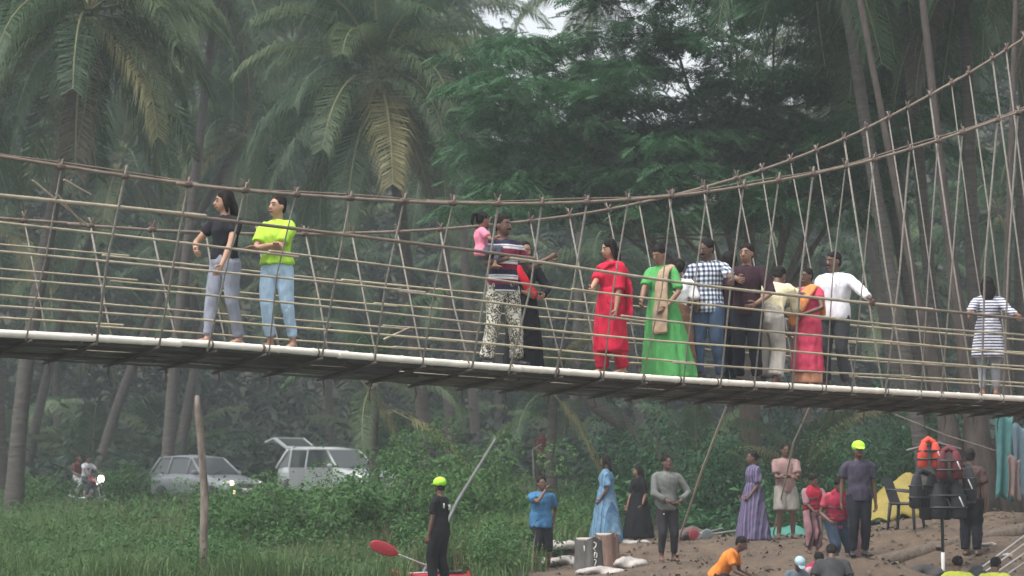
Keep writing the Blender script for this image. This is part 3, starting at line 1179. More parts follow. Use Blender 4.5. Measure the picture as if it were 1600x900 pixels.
# 2
p, _ = on_deck(432, 0.42)
person("laughing woman in neon yellow-green T-shirt and light blue jeans, arms folded", 1.66, p, -25, SK_L, 'short', female=True,
       hR=(.05, -.13, .665), hL=(-.075, -.125, .65), eR=(-1, -.1, -.5), eL=(1, -.1, -.6), fR=(-.045, 0, 0), fL=(.075, .09, 0),
       head=(-18, -4, 0), group=GB,
       wear=[('shirt', cloth((0.42, 0.72, 0.07, 1)), dict(hem=0.02, sleeve=0.72, c=.030, cs=.026, flare=.02, crumple=.010)),
             ('pants', cloth(C(172, 200, 222)), dict(c=.010, to=.90))])
# 3 man with child on arm
p, _ = on_deck(784, 0.42)
pm = p
polo = cloth((0.030, 0.030, 0.060, 1), 'bands', (0.20, 0.022, 0.055, 1), (0.70, 0.70, 0.72, 1), 5.4)
camo = cloth((0.60, 0.58, 0.50, 1), 'camo', (0.05, 0.05, 0.045, 1), (0.26, 0.24, 0.18, 1), 17.0)
person("man in maroon, navy and white striped polo carrying a toddler on his arm", 1.76, p, 30, SK_D, 'short',
       hR=(-.03, -.15, .70), hL=W(at(858, 403, on_deck(858, 0.20)[0][1])), eR=(-1, -.2, -.8), eL=(.5, .3, -1), curlL=0.9, fR=(-.10, 0.03, 0), fL=(.10, -0.02, 0),
       head=(22, 2, 0), fat=1.10, group=GB,
       wear=[('shirt', polo, dict(hem=-0.045, sleeve=0.62, c=.022, cs=.020)), ('pants', camo, dict(c=.018, to=.95, cuff=.030)),
             ('moustache', M_HAIR), ('shoes', M_BLACK)])
# toddler: sits on his right forearm
pt = at(752, 405, pm[1] - 0.30)
person("toddler girl in pink top held on the striped man's arm", 0.86, pt, 100, SK_M, 'pony', hs=1.55, female=True,
       pel=(0, 0, 0.10), fR=(-.10, -.16, -0.12), fL=(.10, -.16, -0.12), hR=(-.10, -.20, .30), hL=(.13, -.20, .30), knee=(0, -1, .4), group=GB,
       head=(25, 6, 0),
       wear=[('shirt', cloth((0.80, 0.25, 0.36, 1)), dict(hem=-.05, sleeve=.6, c=.02)), ('pants', cloth((0.12, 0.12, 0.17, 1)), dict(c=.012, to=.85))])
p, _ = on_deck(818, 0.80)
person("woman in long black robe standing behind the man with the toddler", 1.56, p, 30, SK_M, 'long', female=True,
       hR=(-.09, -.16, .60), hL=(.07, -.17, .58), eR=(-1, .2, -.5), eL=(1, .2, -.5), head=(10, 8, 0), group=GB,
       wear=[('dress', cloth((0.014, 0.014, 0.018, 1)), dict(hemz=.02, sleeve=1.85, c=.022, w=(.145, .13), folds=(8, .05))),
             ('sash', cloth((0.55, 0.02, 0.04, 1)), dict(name='red_scarf', path=[(-.08, -.06, .80), (-.05, -.10, .70), (-.01, -.11, .62), (.03, -.12, .58)],
                                                         r=[(.02, .012), (.03, .014), (.035, .015), (.03, .012)]))])
# 4 red
p, _ = on_deck(955, 0.42)
person("long-haired woman in bright red tunic and trousers reaching for the rail", 1.62, p, -52, SK_L, 'long', female=True,
       hR=W(on_deck(916, 0.20)[0] + V3(0, 0, .88)), hL=(.125, -.06, .47), eR=(-.6, .6, -.8), eL=(.6, 1, -.2), fR=(-.05, -.04, 0), fL=(.055, .07, 0), head=(-4, 10, 0),
       group=GB, curlR=.9,
       wear=[('kurta', cloth((0.56, 0.018, 0.055, 1)), dict(hemz=.17, sleeve=1.0, c=.026, cs=.030, w=(.112, .10), folds=(6, .05), crumple=.010)),
             ('pants', cloth((0.50, 0.016, 0.05, 1)), dict(c=.030, to=.96, cuff=.026, crumple=.012)),
             ('sash', cloth((0.54, 0.018, 0.055, 1)), dict(name='dupatta', path=[(-.07, -.03, .80), (-.02, -.085, .77), (.05, -.05, .815), (.09, .03, .79), (.105, .075, .60), (.10, .075, .40)],
                                                          r=[(.03, .014), (.035, .014), (.03, .014), (.035, .016), (.05, .014), (.05, .012)]))])
# 5 green
p, _ = on_deck(1034, 0.40)
person("woman in long flared green gown with beige shawl, looking down", 1.62, p, -30, SK_M, 'bun', female=True,
       hR=W(on_deck(1000, 0.30)[0] + V3(0, 0, .86)), hL=(.10, -.12, .52), eR=(-1, .2, -.5), eL=(1, .4, -.3), head=(-12, 22, 0), group=GB,
       wear=[('dress', cloth((0.095, 0.36, 0.11, 1)), dict(hemz=.005, sleeve=.85, c=.020, w=(.19, .17), folds=(10, .07), shift=(.045, .03), crumple=.008)),
             ('sash', cloth((0.40, 0.29, 0.20, 1)), dict(name='shawl', path=[(.085, .05, .74), (.065, .02, .83), (.055, -.07, .79), (.05, -.11, .66), (.055, -.125, .50), (.06, -.145, .33)],
                                                         r=[(.035, .014), (.04, .016), (.042, .016), (.048, .016), (.055, .016), (.06, .012)]))])
# 6 girl in white blouse
p, _ = on_deck(1061, 0.58)
person("girl in white blouse half hidden behind the woman in green", 1.50, p, 165, SK_M, 'bun', female=True,
       hR=(-.12, -.12, .55), hL=(.12, -.10, .52), head=(20, 8, 0), group=GB,
       wear=[('shirt', cloth((0.78, 0.78, 0.80, 1)), dict(hem=0.06, sleeve=.75, c=.026, cs=.03)),
             ('dress', cloth((0.20, 0.11, 0.07, 1)), dict(name='skirt', hemz=.05, sleeve=0, c=.012, w=(.14, .13)))])
# 7 plaid
p, _ = on_deck(1108, 0.45)
plaid = cloth((0.72, 0.74, 0.78, 1), 'plaid', (0.22, 0.25, 0.32, 1), (0.035, 0.045, 0.075, 1), 16.0)
person("man in white and navy checked shirt and blue jeans looking down", 1.77, p, -25, SK_D, 'short',
       hR=(-.10, -.15, .56), hL=W(rail_pt(1150, 0, .04) + V3(-.02, 0.02, .02)), eR=(-1, .4, -.2), eL=(1, .3, -.6), head=(-18, 18, 0), curlL=.8,
       fR=(-.06, -.05, 0), fL=(.07, .05, 0), group=GB,
       wear=[('shirt', plaid, dict(hem=-.05, sleeve=1.05, c=.024)), ('pants', cloth(C(70, 88, 112)), dict(c=.018)), ('shoes', M_BLACK),
             ('moustache', M_HAIR)])
# 8 dark man behind
p, _ = on_deck(1141, 0.85)
person("man in dark plum shirt standing between the checked shirt and maroon shirt men", 1.70, p, -140, SK_D, 'afro',
       hR=(-.12, -.1, .5), hL=(.12, -.1, .5), head=(0, 10, 0), group=GB,
       wear=[('shirt', cloth((0.045, 0.022, 0.038, 1)), dict(hem=-.05, sleeve=1.0, c=.02)), ('pants', cloth((0.02, 0.022, 0.03, 1)))])
# 9
p, _ = on_deck(1168, 0.48)
person("man in dark maroon shirt and black trousers facing the river", 1.76, p, -20, SK_M, 'short',
       hR=W(rail_pt(1163, 0, .05) + V3(0, 0.03, 0)), hL=(.10, -.13, .56), eR=(-1, .3, -.6), eL=(1, .5, -.4), head=(-8, 2, 0), curlR=.8,
       fR=(-.06, 0, 0), fL=(.065, .03, 0), group=GB,
       wear=[('shirt', cloth((0.040, 0.018, 0.026, 1)), dict(hem=-.045, sleeve=1.0, c=.022)), ('pants', cloth((0.017, 0.018, 0.026, 1)), dict(c=.02)), ('shoes', M_BLACK)])
# 10 cream shirt leaning
p, _ = on_deck(1203, 0.42)
person("man in cream shirt and beige trousers stooping with one arm stretched out", 1.66, p, 152, SK_D, 'short',
       hR=(-.02, -.30, .55), hL=W(on_deck(1262, 0.25)[0] + V3(0, 0, 1.20)), eR=(-1, .2, -.6), eL=(.4, .2, 1), lean=(36, 0), head=(0, 20, 0),
       fR=(-.06, .05, 0), fL=(.07, -.03, 0), pel=(0, 0.03, .515), group=GB,
       wear=[('shirt', cloth((0.74, 0.66, 0.44, 1)), dict(hem=0.02, sleeve=1.7, c=.024, cs=.034, crumple=.012)), ('pants', cloth((0.50, 0.46, 0.42, 1)), dict(c=.032, cuff=.036)),
             ('belt', M_BLACK)])
# 11 sari
p, _ = on_deck(1262, 0.36)
person("woman in pink-red sari with an orange gold-edged drape", 1.50, p, -35, SK_D, 'bun', female=True, fat=1.12,
       hR=(-.13, -.08, .47), hL=(.06, -.15, .60), eR=(-1, .4, -.2), eL=(1, .1, -.5), head=(-10, 4, 0), group=GB,
       wear=[('dress', cloth((0.58, 0.060, 0.12, 1)), dict(name='sari', hemz=.11, sleeve=.45, c=.022, w=(.125, .12), folds=(8, .05), crumple=.01)),
             ('kurta', cloth((0.62, 0.30, 0.19, 1)), dict(name='sari_border', hemz=.025, sleeve=0, c=.004, w=(.117, .11), folds=(8, .05))),
             ('sash', cloth((0.70, 0.27, 0.10, 1)), dict(name='sari_drape', path=[(.09, .08, .60), (.085, .04, .80), (.06, -.03, .835), (.02, -.10, .74), (-.04, -.125, .62), (-.075, -.11, .52)],
                                                         r=[(.04, .014), (.045, .018), (.05, .018), (.06, .020), (.055, .018), (.03, .014)]))])
# 12 white shirt
p, _ = on_deck(1305, 0.45)
person("man in white shirt and dark trousers resting one arm along the rail", 1.76, p, -30, SK_D, 'short',
       hR=(-.13, -.06, .46), hL=W(rail_pt(1362, 0, .045)), eR=(-.8, .8, -.2), eL=(.5, .5, -.8), head=(-22, 4, 0), curlL=.9, fat=1.08,
       fR=(-.065, 0, 0), fL=(.07, .02, 0), group=GB,
       wear=[('shirt', cloth((0.76, 0.77, 0.82, 1)), dict(hem=-.03, sleeve=1.75, c=.036, cs=.024)), ('pants', cloth((0.055, 0.06, 0.065, 1)), dict(c=.014)),
             ('moustache', M_HAIR), ('shoes', M_BLACK),
             ('patch', M_BLACK, dict(name='pocket_mark', x=.045, z=.215, s=(.012, .016), d=.088))])
# 13 striped
p, _ = on_deck(1545, 0.40)
person("girl in striped white and navy long top with her back turned", 1.62, p, 172, SK_M, 'bob', female=True,
       hR=W(rail_pt(1590, 0, .03)), hL=W(rail_pt(1500, 1, .03) + V3(0, .06, 0.02)), eR=(-.4, .3, -1), eL=(.4, .3, -1), head=(0, 6, 0), curl=.8, group=GB,
       wear=[('dress', cloth((0.62, 0.62, 0.68, 1), 'stripes', (0.07, 0.075, 0.12, 1), None, 24.0), dict(name='tunic', hemz=.33, sleeve=1.7, c=.02, w=(.125, .105), folds=(5, .03))),
             ('pants', cloth((0.30, 0.31, 0.34, 1)), dict(c=.006, to=.93, name='leggings'))])

# ------------------------------------------------------------------ people on the bank
GG = "people on the bank"
cloth_any = cloth


def cloth(c, kind='plain', c2=None, c3=None, k=20.0):
    dull = lambda q: shade(q, .68) if q else q            # canopy shade on the bank, darkened into the cloth colours
    return cloth_any(dull(c), kind, dull(c2), dull(c3), k)


NEON = plain("neon_cap", (0.42, 0.95, 0.05, 1), 0.7, 0.05, 10, bumps=0.1)
LJ = cloth((0.46, 0.025, 0.055, 1))
LJ2 = cloth((0.48, 0.04, 0.095, 1))

g = on_ground(688, 40.0)
person("man in neon green cap and black clothes with white print beside the red kayak", 1.70, g, -115, SK_D, 'short', hR=(-.14, -.06, .46), hL=(.12, -.06, .45),
       fR=(-.06, 0.04, 0), fL=(.07, -.03, 0), head=(-25, 6, 0), group=GG,
       wear=[('shirt', cloth((0.018, 0.019, 0.024, 1)), dict(sleeve=.7, hem=-.05)), ('pants', cloth((0.014, 0.014, 0.018, 1)), dict(c=.022)), ('cap', NEON),
             ('patch', M_WHITE, dict(name='shirt_print', x=-.035, z=.20, s=(.055, .05), d=-.078)),
             ('patch', M_WHITE, dict(name='shirt_print', x=.06, z=.215, s=(.03, .045), d=-.07))])
g = on_ground(845, 43.0)
person("boy in blue shirt and dark shorts with one hand raised to his mouth", 1.62, g, 14, SK_D, 'short', hR=(.015, -.115, .852), hL=(.14, .05, .50),
       eR=(-.8, -.3, -1), eL=(.8, .8, -.2), fR=(-.06, -.02, 0), fL=(.085, 0.03, 0), head=(15, 6, 0), group=GG,
       wear=[('shirt', cloth((0.08, 0.24, 0.46, 1)), dict(sleeve=.62, hem=-.055, c=.026, flare=.015)), ('shorts', cloth((0.022, 0.024, 0.035, 1)), dict(to=.60, c=.022))])
g = on_ground(947, 46.5)
person("woman in long light blue dress standing behind the tree stumps", 1.60, g, -100, SK_D, 'bob', female=True, hR=(-.12, -.06, .50), hL=(.12, -.05, .5), head=(-20, 4, 0), group=GG,
       wear=[('dress', cloth((0.16, 0.30, 0.46, 1), 'upright', (0.24, 0.40, 0.55, 1), (0.09, 0.19, 0.34, 1), 11.0), dict(hemz=.04, sleeve=.9, c=.028, cs=.03, w=(.15, .16), folds=(7, .08)))])
g = on_ground(997, 49.0)
person("woman in black dress between the stumps and the man in grey", 1.46, g, -60, SK_M, 'long', female=True, hR=(-.12, -.10, .46), hL=(.13, -.03, .48), head=(-20, 6, 0), group=GG,
       wear=[('dress', cloth((0.012, 0.012, 0.016, 1)), dict(hemz=.06, sleeve=.9, c=.03, w=(.20, .18), folds=(8, .06)))])
g = on_ground(1041, 41.0)
person("man in grey pullover and dark trousers with a hand on his hip", 1.70, g, 12, SK_D, 'short', hR=(-.02, -.13, .56), hL=(.10, -.10, .56), eR=(-1, .15, -.3), eL=(1, .2, -.4),
       fR=(-.055, 0, 0), fL=(.07, .02, 0), head=(5, 4, 0), group=GG,
       wear=[('shirt', cloth((0.22, 0.23, 0.22, 1)), dict(sleeve=1.75, hem=-.05, c=.026)), ('pants', cloth((0.050, 0.045, 0.055, 1)), dict(c=.008, to=.9)),
             ('patch', M_WHITE, dict(name='trouser_mark', x=-.05, z=-.085, s=(.014, .012), d=.075))])
g = on_ground(1176, 44.5)
person("woman in long purple gown with pale stripes, seen from the side", 1.56, g, -75, SK_D, 'bun', female=True, hR=(-.11, -.08, .5), hL=(.10, -.08, .5), head=(0, 6, 0), group=GG,
       wear=[('dress', cloth((0.13, 0.11, 0.22, 1), 'upright', (0.27, 0.22, 0.32, 1), (0.085, 0.075, 0.17, 1), 13.0), dict(hemz=.015, sleeve=.85, c=.028, cs=.03, w=(.16, .17), folds=(7, .09)))])
g = on_ground(1226, 44.5)
person("man in pale pink shirt and white shorts with folded forearms", 1.66, g, 4, SK_D, 'short', hR=(.03, -.14, .64), hL=(-.02, -.16, .66), eR=(-1, .1, -.6), eL=(1, .1, -.6), head=(0, 14, 0), group=GG,
       fR=(-.075, 0, 0), fL=(.08, .02, 0),
       wear=[('shirt', cloth((0.40, 0.26, 0.25, 1)), dict(sleeve=.75, hem=-.05, c=.024)), ('shorts', cloth((0.42, 0.39, 0.35, 1)), dict(to=.47, c=.026))])
g = on_ground(1268, 42.4)
stripe_pink = cloth((0.42, 0.23, 0.25, 1), 'upright', (0.08, 0.05, 0.06, 1), (0.38, 0.22, 0.24, 1), 9.0)
person("boy in red life jacket and pink striped trousers", 1.30, g, 14, SK_D, 'short', hR=(-.03, -.15, .53), hL=(.07, -.15, .54), eR=(-1, .1, -.4), eL=(1, .1, -.4), head=(10, 24, 0), hs=1.1, group=GG,
       wear=[('shirt', cloth((0.44, 0.26, 0.29, 1)), dict(sleeve=1.1, c=.02)), ('pants', stripe_pink, dict(c=.03, to=.9)), ('jacket', LJ)])
g = on_ground(1304, 40.8)
person("man in red life jacket striding forward in blue jeans", 1.60, g, 10, SK_D, 'short', hR=(-.12, -.16, .52), hL=(.10, -.18, .50), lean=(14, 0), head=(0, 20, 0), pel=(0, 0, .50),
       fR=(-.05, -.06, .0), fL=(.21, .10, 0), knee=(.15, -1, 0), group=GG,
       wear=[('shirt', cloth((0.60, 0.10, 0.14, 1)), dict(sleeve=.6)), ('pants', cloth((0.055, 0.085, 0.14, 1)), dict(c=.02, to=.93)), ('jacket', LJ2)])
g = on_ground(1331, 41.6)
person("child in red life jacket and pale pink sleeves behind the striding man", 1.28, g, 55, SK_D, 'short', hR=(-.11, -.1, .5), hL=(.13, -.06, .45), head=(10, 10, 0), hs=1.1, group=GG,
       wear=[('shirt', cloth((0.46, 0.29, 0.29, 1)), dict(sleeve=1.3, c=.02)), ('pants', cloth((0.42, 0.25, 0.25, 1)), dict(c=.03)), ('jacket', cloth((0.42, 0.03, 0.05, 1)))])
g = on_ground(1340, 39.0)
person("man in neon green cap and dull purple T-shirt standing near the black chair", 1.74, g, 6, SK_D, 'short', hR=(-.15, .02, .47), hL=(.15, .0, .46), head=(0, 6, 0), group=GG, fR=(-.06, .0, 0), fL=(.06, .04, 0),
       wear=[('shirt', cloth((0.085, 0.075, 0.115, 1)), dict(sleeve=.62, hem=-.05, c=.024)), ('pants', cloth((0.025, 0.028, 0.038, 1)), dict(c=.014)), ('cap', NEON),
             ('shoes', M_BLACK)])
g = on_ground(1128, 38.2)
person("boy in orange T-shirt bending over at the bottom edge", 1.50, g, 68, SK_D, 'short', hR=(-.10, -.30, .34), hL=(.10, -.26, .36), lean=(40, 0), head=(0, 10, 0), pel=(0, .06, .36), fR=(-.06, 0, 0), fL=(.06, 0.05, 0),
       group=GG, wear=[('shirt', cloth((1.0, 0.32, 0.06, 1)), dict(sleeve=.6, hem=-.05, c=.022)), ('shorts', cloth((0.03, 0.03, 0.04, 1)), dict(to=.48))])
g = on_ground(1262, 37.2)
person("crouching child in magenta life jacket at the bottom of the bank", 1.25, g, 40, SK_D, 'short', hs=1.12, hR=(-.08, -.2, .2), hL=(.1, -.2, .2), lean=(30, 0), pel=(0, .04, .24), head=(-30, 12, 0), group=GG,
       wear=[('shirt', cloth((0.66, 0.42, 0.46, 1)), dict(sleeve=.7)), ('jacket', cloth((0.62, 0.02, 0.12, 1))), ('shorts', cloth((0.05, 0.05, 0.06, 1)), dict(to=.45))])
g = on_ground(1298, 36.7)
person("person in dark grey T-shirt crouching with back to the camera", 1.64, g, 175, SK_D, 'short', hR=(-.12, -.2, .22), hL=(.12, -.2, .22), lean=(38, 0), pel=(0, .02, .22), head=(0, 30, 0), group=GG,
       fR=(-.09, -.05, 0), fL=(.09, -.05, 0),
       wear=[('shirt', cloth((0.075, 0.08, 0.085, 1)), dict(sleeve=.7, c=.024)), ('pants', cloth((0.03, 0.03, 0.035, 1)))])
g = on_ground(1238, 36.6)
person("crouching child under a pale blue cap at the lower edge", 1.20, g, 20, SK_D, 'short', hs=1.1, hR=(-.08, -.18, .2), hL=(.1, -.2, .2), lean=(20, 0), pel=(0, .02, .19), head=(0, 25, 0), group=GG,
       wear=[('shirt', cloth((0.20, 0.26, 0.30, 1)), dict(sleeve=.7)), ('pants', cloth((0.05, 0.05, 0.06, 1))), ('cap', plain("pale_blue_cap", (0.38, 0.55, 0.62, 1), .8, .1))])
g = on_ground(1514, 41.5)
person("man in faded brown shirt and black trousers in front of the thick tree", 1.72, g, 165, SK_D, 'short', hR=(-.14, -.02, .47), hL=(.06, -.20, .56), head=(0, 10, 0), group=GG,
       wear=[('shirt', cloth((0.12, 0.075, 0.068, 1)), dict(sleeve=.65, hem=-.04, c=.022)), ('pants', cloth((0.020, 0.021, 0.028, 1)), dict(c=.028))])
YEL = cloth((0.9, 1.0, 0.14, 1))
for px, lab, yw in ((1492, "crouching person in yellow vest beside the striped pole, lower right", 170), (1547, "crouching person in yellow vest in front of the paddle stack", 160)):
    g = on_ground(px, 36.6)
    person(lab, 1.55, g, yw, SK_D, 'short', hR=(-.1, -.2, .2), hL=(.1, -.2, .2), lean=(24, 0), pel=(0, .02, .185), head=(0, 12, 0), group=GG, fR=(-.08, -.06, 0), fL=(.08, -.06, 0),
           wear=[('shirt', YEL, dict(sleeve=.3, c=.028, name='vest')), ('pants', cloth((0.03, 0.03, 0.04, 1)))])
# far ones
g = on_ground(775, 100.0)
person("distant person in pale shirt and dark trousers standing under the palms", 1.66, g, 20, SK_D, 'short', hR=(-.13, -.05, .48), hL=(.13, -.14, .70), voxel=.02, group=GG,
       wear=[('shirt', cloth((0.5, 0.46, 0.44, 1)), dict(sleeve=.7)), ('pants', cloth((0.04, 0.042, 0.055, 1)))])
g = on_ground(848, 74.0)
red_p, red_wr = person("distant person in dull red shirt leaning on a long stick", 1.62, g, 10, SK_D, 'short', hR=(-.06, -.17, .56), hL=(.06, -.17, .60), voxel=.02, group=GG,
                       wear=[('shirt', cloth((0.15, 0.04, 0.04, 1)), dict(sleeve=.7)), ('pants', cloth((0.10, 0.06, 0.055, 1)))])
q = g + rot('Z', 10) @ red_wr['R']
MB().tube([(0, 0, -.02), (-.05, .02, 1.0), tuple(q - (g + V3(-.25, -.34, 0)) + V3(0, 0, .25))], [.02, .018, .015], 7).build(
    "walking_stick", M_BAMBOO, label="pale stick held by the distant person in red", cat="stick", loc=tuple(g + V3(-.25, -.34, 0)))

cloth = cloth_any
# ------------------------------------------------------------------ vegetation
def frond_geo(e0, L, droop, n, seed, hang=0.55, ll=0.95, wd=0.072, k=13):
    r = np.random.default_rng(seed)
    s = np.linspace(0, 1, k)
    ang = math.radians(e0) - math.radians(droop) * s ** 1.35
    dx, dz = np.cos(ang), np.sin(ang)
    dy = r.normal() * 0.10 * s
    seg = L / (k - 1)
    pts = np.zeros((k, 3))
    for i in range(1, k):
        pts[i] = pts[i - 1] + seg * np.array([dx[i], dy[i], dz[i]])
    verts, tris = [], []

    def addt(v, t):
        b = len(verts)
        verts.extend(v)
        tris.extend([(q[0] + b, q[1] + b, q[2] + b) for q in t])
    # rachis: three-sided taper
    rr = np.linspace(0.045, 0.008, k)
    b0 = len(verts)
    for i in range(k):
        t = unit(pts[min(i + 1, k - 1)] - pts[max(i - 1, 0)])
        sd = unit(np.cross(t, V3(0, 0, 1)) + V3(0, 1e-4, 0))
        u = np.cross(sd, t)
        verts.extend([pts[i] + sd * rr[i], pts[i] - sd * rr[i], pts[i] - u * rr[i] * 1.2])
    for i in range(k - 1):
        for j in range(3):
            a, c = b0 + i * 3 + j, b0 + i * 3 + (j + 1) % 3
            tris += [(a, c, c + 3), (a, c + 3, a + 3)]
    for i in range(n):
        f = 0.13 + 0.87 * (i + r.uniform(-.2, .2)) / (n - 1)
        f = min(max(f, 0.1), 0.995)
        p = np.array([np.interp(f, s, pts[:, c]) for c in range(3)])
        a = math.radians(e0) - math.radians(droop) * f ** 1.35
        t = unit(V3(math.cos(a), 0, math.sin(a)))
        sd = V3(0, 1, 0)
        u = np.cross(t, sd)
        u = u if u[2] > 0 else -u
        l = ll * (0.35 + 0.65 * math.sin(math.pi * min(1, (0.12 + 0.78 * f)) ** 0.8)) * r.uniform(.82, 1.1)
        for q in (-1, 1):
            if r.random() < 0.05:
                continue
            d0 = unit(sd * q * 0.85 + t * (0.35 + 0.45 * f) + u * r.uniform(.0, .3))
            mid = p + d0 * l * 0.5
            hg = hang * r.uniform(.7, 1.3)
            d1 = unit(d0 * (1 - 0.45 * hg) + V3(0, 0, -1.15 * hg) + t * 0.1)
            tip = mid + d1 * l * 0.55
            w = t * wd * r.uniform(.8, 1.1) * 0.5 + V3(0, 0, 0.004)
            addt([p - w * .5, p + w * .5, mid - w, mid + w, tip], [(0, 1, 3), (0, 3, 2), (2, 3, 4)])
    return np.array(verts), np.array(tris)


FROND_E = [78, 58, 38, 18, -2, -24, -48]
FROND = {}
for e in FROND_E:
    for v in range(2):
        dr = {78: 70, 58: 78, 38: 80, 18: 78, -2: 66, -24: 48, -48: 30}[e] * (1 + .12 * v)
        vv, tt_ = frond_geo(e, 4.3, dr, 92, e * 7 + v + 500, hang=0.78 + .16 * v, ll=1.1, wd=.046)
        FROND[(e, v)] = array_mesh("frond", vv, tt_, [M_FROND, M_RACHIS])
        FROND[(e, v)].polygons.foreach_set("material_index", [1] * 72 + [0] * (len(tt_) - 72))
FROND_LO = [frond_geo(e, 4.3, dr, 15, 900 + i, wd=.16, k=6) for i, (e, dr) in enumerate([(70, 75), (40, 80), (15, 76), (-5, 60), (-35, 40), (55, 80)])]


def palm(label, top, base, n=24, L=4.3, r0=0.19, seed=0, mats=None, emin=-48, bend=0.15, group=None, nuts=6, name="palm_tree", trunk=True, emax=78):
    r = random.Random(seed)
    top, base = np.asarray(top, float), np.asarray(base, float)
    root = link(name, None, label=label, cat="palm tree", group=group, loc=tuple(base))
    h = top - base
    if trunk:
        P, R = [], []
        K = 16
        for i in range(K + 1):
            f = i / K
            off = V3(h[0], h[1], 0) * (f ** (1 + bend * 3) - f) * 1.0
            P.append(h * f + off + V3(0.03 * math.sin(f * 9 + seed), 0, 0) + (V3(0, 0, -.3) if i == 0 else 0))
            R.append(r0 * (1.35 - 0.3 * min(1, f * 6) - 0.38 * f) * (1 + 0.03 * (i % 2)))
        MB().tube(P, R, 10).build("trunk", M_TRUNK, root)
    mats = mats or [M_FROND] * 8 + [M_FROND2] * 3
    es = [e for e in FROND_E if emin <= e <= emax]
    for i in range(n):
        e = es[min(len(es) - 1, int(len(es) * (i + r.random()) / n))]
        me = FROND[(e, r.randint(0, 1))]
        o = link("frond", me, root)
        o.location = tuple(h + V3(0, 0, .05 * (e / 20)))
        o.rotation_euler = (r.uniform(-.12, .12), r.uniform(-.08, .08), i * 2.39996 + r.uniform(-.3, .3))
        s = L / 4.3 * r.uniform(.82, 1.08)
        o.scale = (s, s, s)
        m = M_FRONDY if (e <= -24 and r.random() < .03) else (M_FRONDD if (e < -40 and r.random() < .12) else r.choice(mats))
        o.material_slots[0].link = 'OBJECT'
        o.material_slots[0].material = m
    for i in range(nuts):
        a = r.uniform(0, 6.28)
        MB().ball(h + V3(.24 * math.cos(a), .24 * math.sin(a), -.25 - r.uniform(0, .35)), (.12, .12, .15), nu=8, nv=6).build("coconut", M_COCO, root)
    return root


M_COCO = plain("coconut", (0.16, 0.17, 0.06, 1), .6, .3)


def PT(px, py, Y):
    return at(px, py, Y)


def ground_at(px, Y):
    return on_ground(px, Y)


def fr_palm(label, crown, base_px, Y, **kw):
    return palm(label, PT(crown[0], crown[1], Y), ground_at(base_px, Y), **kw)


GP = "coconut palms behind the bridge"
fr_palm("coconut palm with the broad full crown left of centre above the bridge", (592, 118), 668, 70, n=44, L=4.8, seed=1, group=GP, nuts=9, r0=.21)
fr_palm("coconut palm at upper left with long drooping fronds over a pale trunk", (140, 20), 22, 60, n=38, L=4.5, seed=2, group=GP, emin=-48, emax=58, nuts=8)
fr_palm("coconut palm whose crown rises between the upper left palm and the full-crowned one", (345, -30), 262, 84, n=34, L=4.8, seed=3, group=GP)
fr_palm("low-crowned coconut palm right behind the two women on the bridge", (385, 205), 150, 92, n=32, L=4.8, seed=4, group=GP)
fr_palm("coconut palm leaning in at the far left edge of the picture", (-50, 120), 5, 74, n=32, L=4.7, seed=5, group=GP)
fr_palm("coconut palm with dark crown low behind left rail of bridge", (190, 250), 40, 98, n=22, L=4.6, seed=6, group=GP)
fr_palm("coconut palm crown at top edge above the full-crowned palm", (520, -70), 275, 98, n=24, L=4.8, seed=7, group=GP)
fr_palm("coconut palm with feathery fronds against the white sky gap", (695, 40), 745, 96, n=20, L=4.4, seed=8, group=GP, emin=-24)
fr_palm("coconut palm behind the full-crowned palm, its fronds hanging low", (690, 240), 705, 88, n=24, L=4.2, seed=9, group=GP)
fr_palm("coconut palm at top left corner with crown cut by the frame", (20, -60), -60, 88, n=24, L=4.6, seed=10, group=GP)
fr_palm("coconut palm peeking over the broad-leaved tree beside the sky gap", (925, -10), 895, 105, n=20, L=4.4, seed=11, group=GP)
fr_palm("coconut palm dropping fronds at the top right, near the rising cables", (1370, -60), 1440, 58, n=22, L=3.9, seed=12, group=GP, emax=38, r0=.15)
fr_palm("coconut palm at top right edge, fronds hanging before the cables", (1500, -75), 1532, 54, n=22, L=3.9, seed=13, group=GP, emax=38, r0=.17)
fr_palm("coconut palm with tall trunk at the right frame edge", (1600, -110), 1592, 66, n=20, L=4.2, seed=14, group=GP, r0=.15)
fr_palm("slanting coconut palm behind the white-shirted man", (1290, 60), 1442, 72, n=20, L=4.2, seed=15, group=GP, bend=.0)
fr_palm("slanting coconut palm just right of the white-shirted man's hand", (1330, -10), 1482, 64, n=20, L=4.0, seed=16, group=GP, bend=.0, r0=.18)
fr_palm("slanting coconut palm trunk beside the girl in stripes", (1440, -40), 1525, 74, n=20, L=4.2, seed=17, group=GP, bend=.0, r0=.15)
fr_palm("coconut palm with a low dark crown behind the middle of the bridge", (1185, 330), 1290, 80, n=22, L=4.0, seed=18, group=GP, bend=0)
fr_palm("coconut palm with low shaded crown behind the red-dressed woman", (960, 400), 1010, 92, n=22, L=4.3, seed=19, group=GP)
fr_palm("coconut palm with shaded crown below the far left deck", (80, 470), 95, 108, n=22, L=4.4, seed=20, group=GP)
fr_palm("coconut palm with shaded crown behind the deck left of centre", (500, 440), 520, 105, n=22, L=4.6, seed=21, group=GP)
fr_palm("coconut palm with shaded crown behind the man with toddler", (770, 430), 780, 112, n=22, L=4.6, seed=22, group=GP)
fr_palm("coconut palm in the deep shade behind the girl in stripes", (1560, 330), 1570, 88, n=22, L=4.2, seed=23, group=GP)
fr_palm("coconut palm in the deep shade right of the slanting trunks", (1400, 420), 1395, 96, n=22, L=4.4, seed=24, group=GP)
fr_palm("coconut palm in the shade at the left behind the upper left palm", (-20, 320), -40, 96, n=22, L=4.4, seed=25, group=GP)
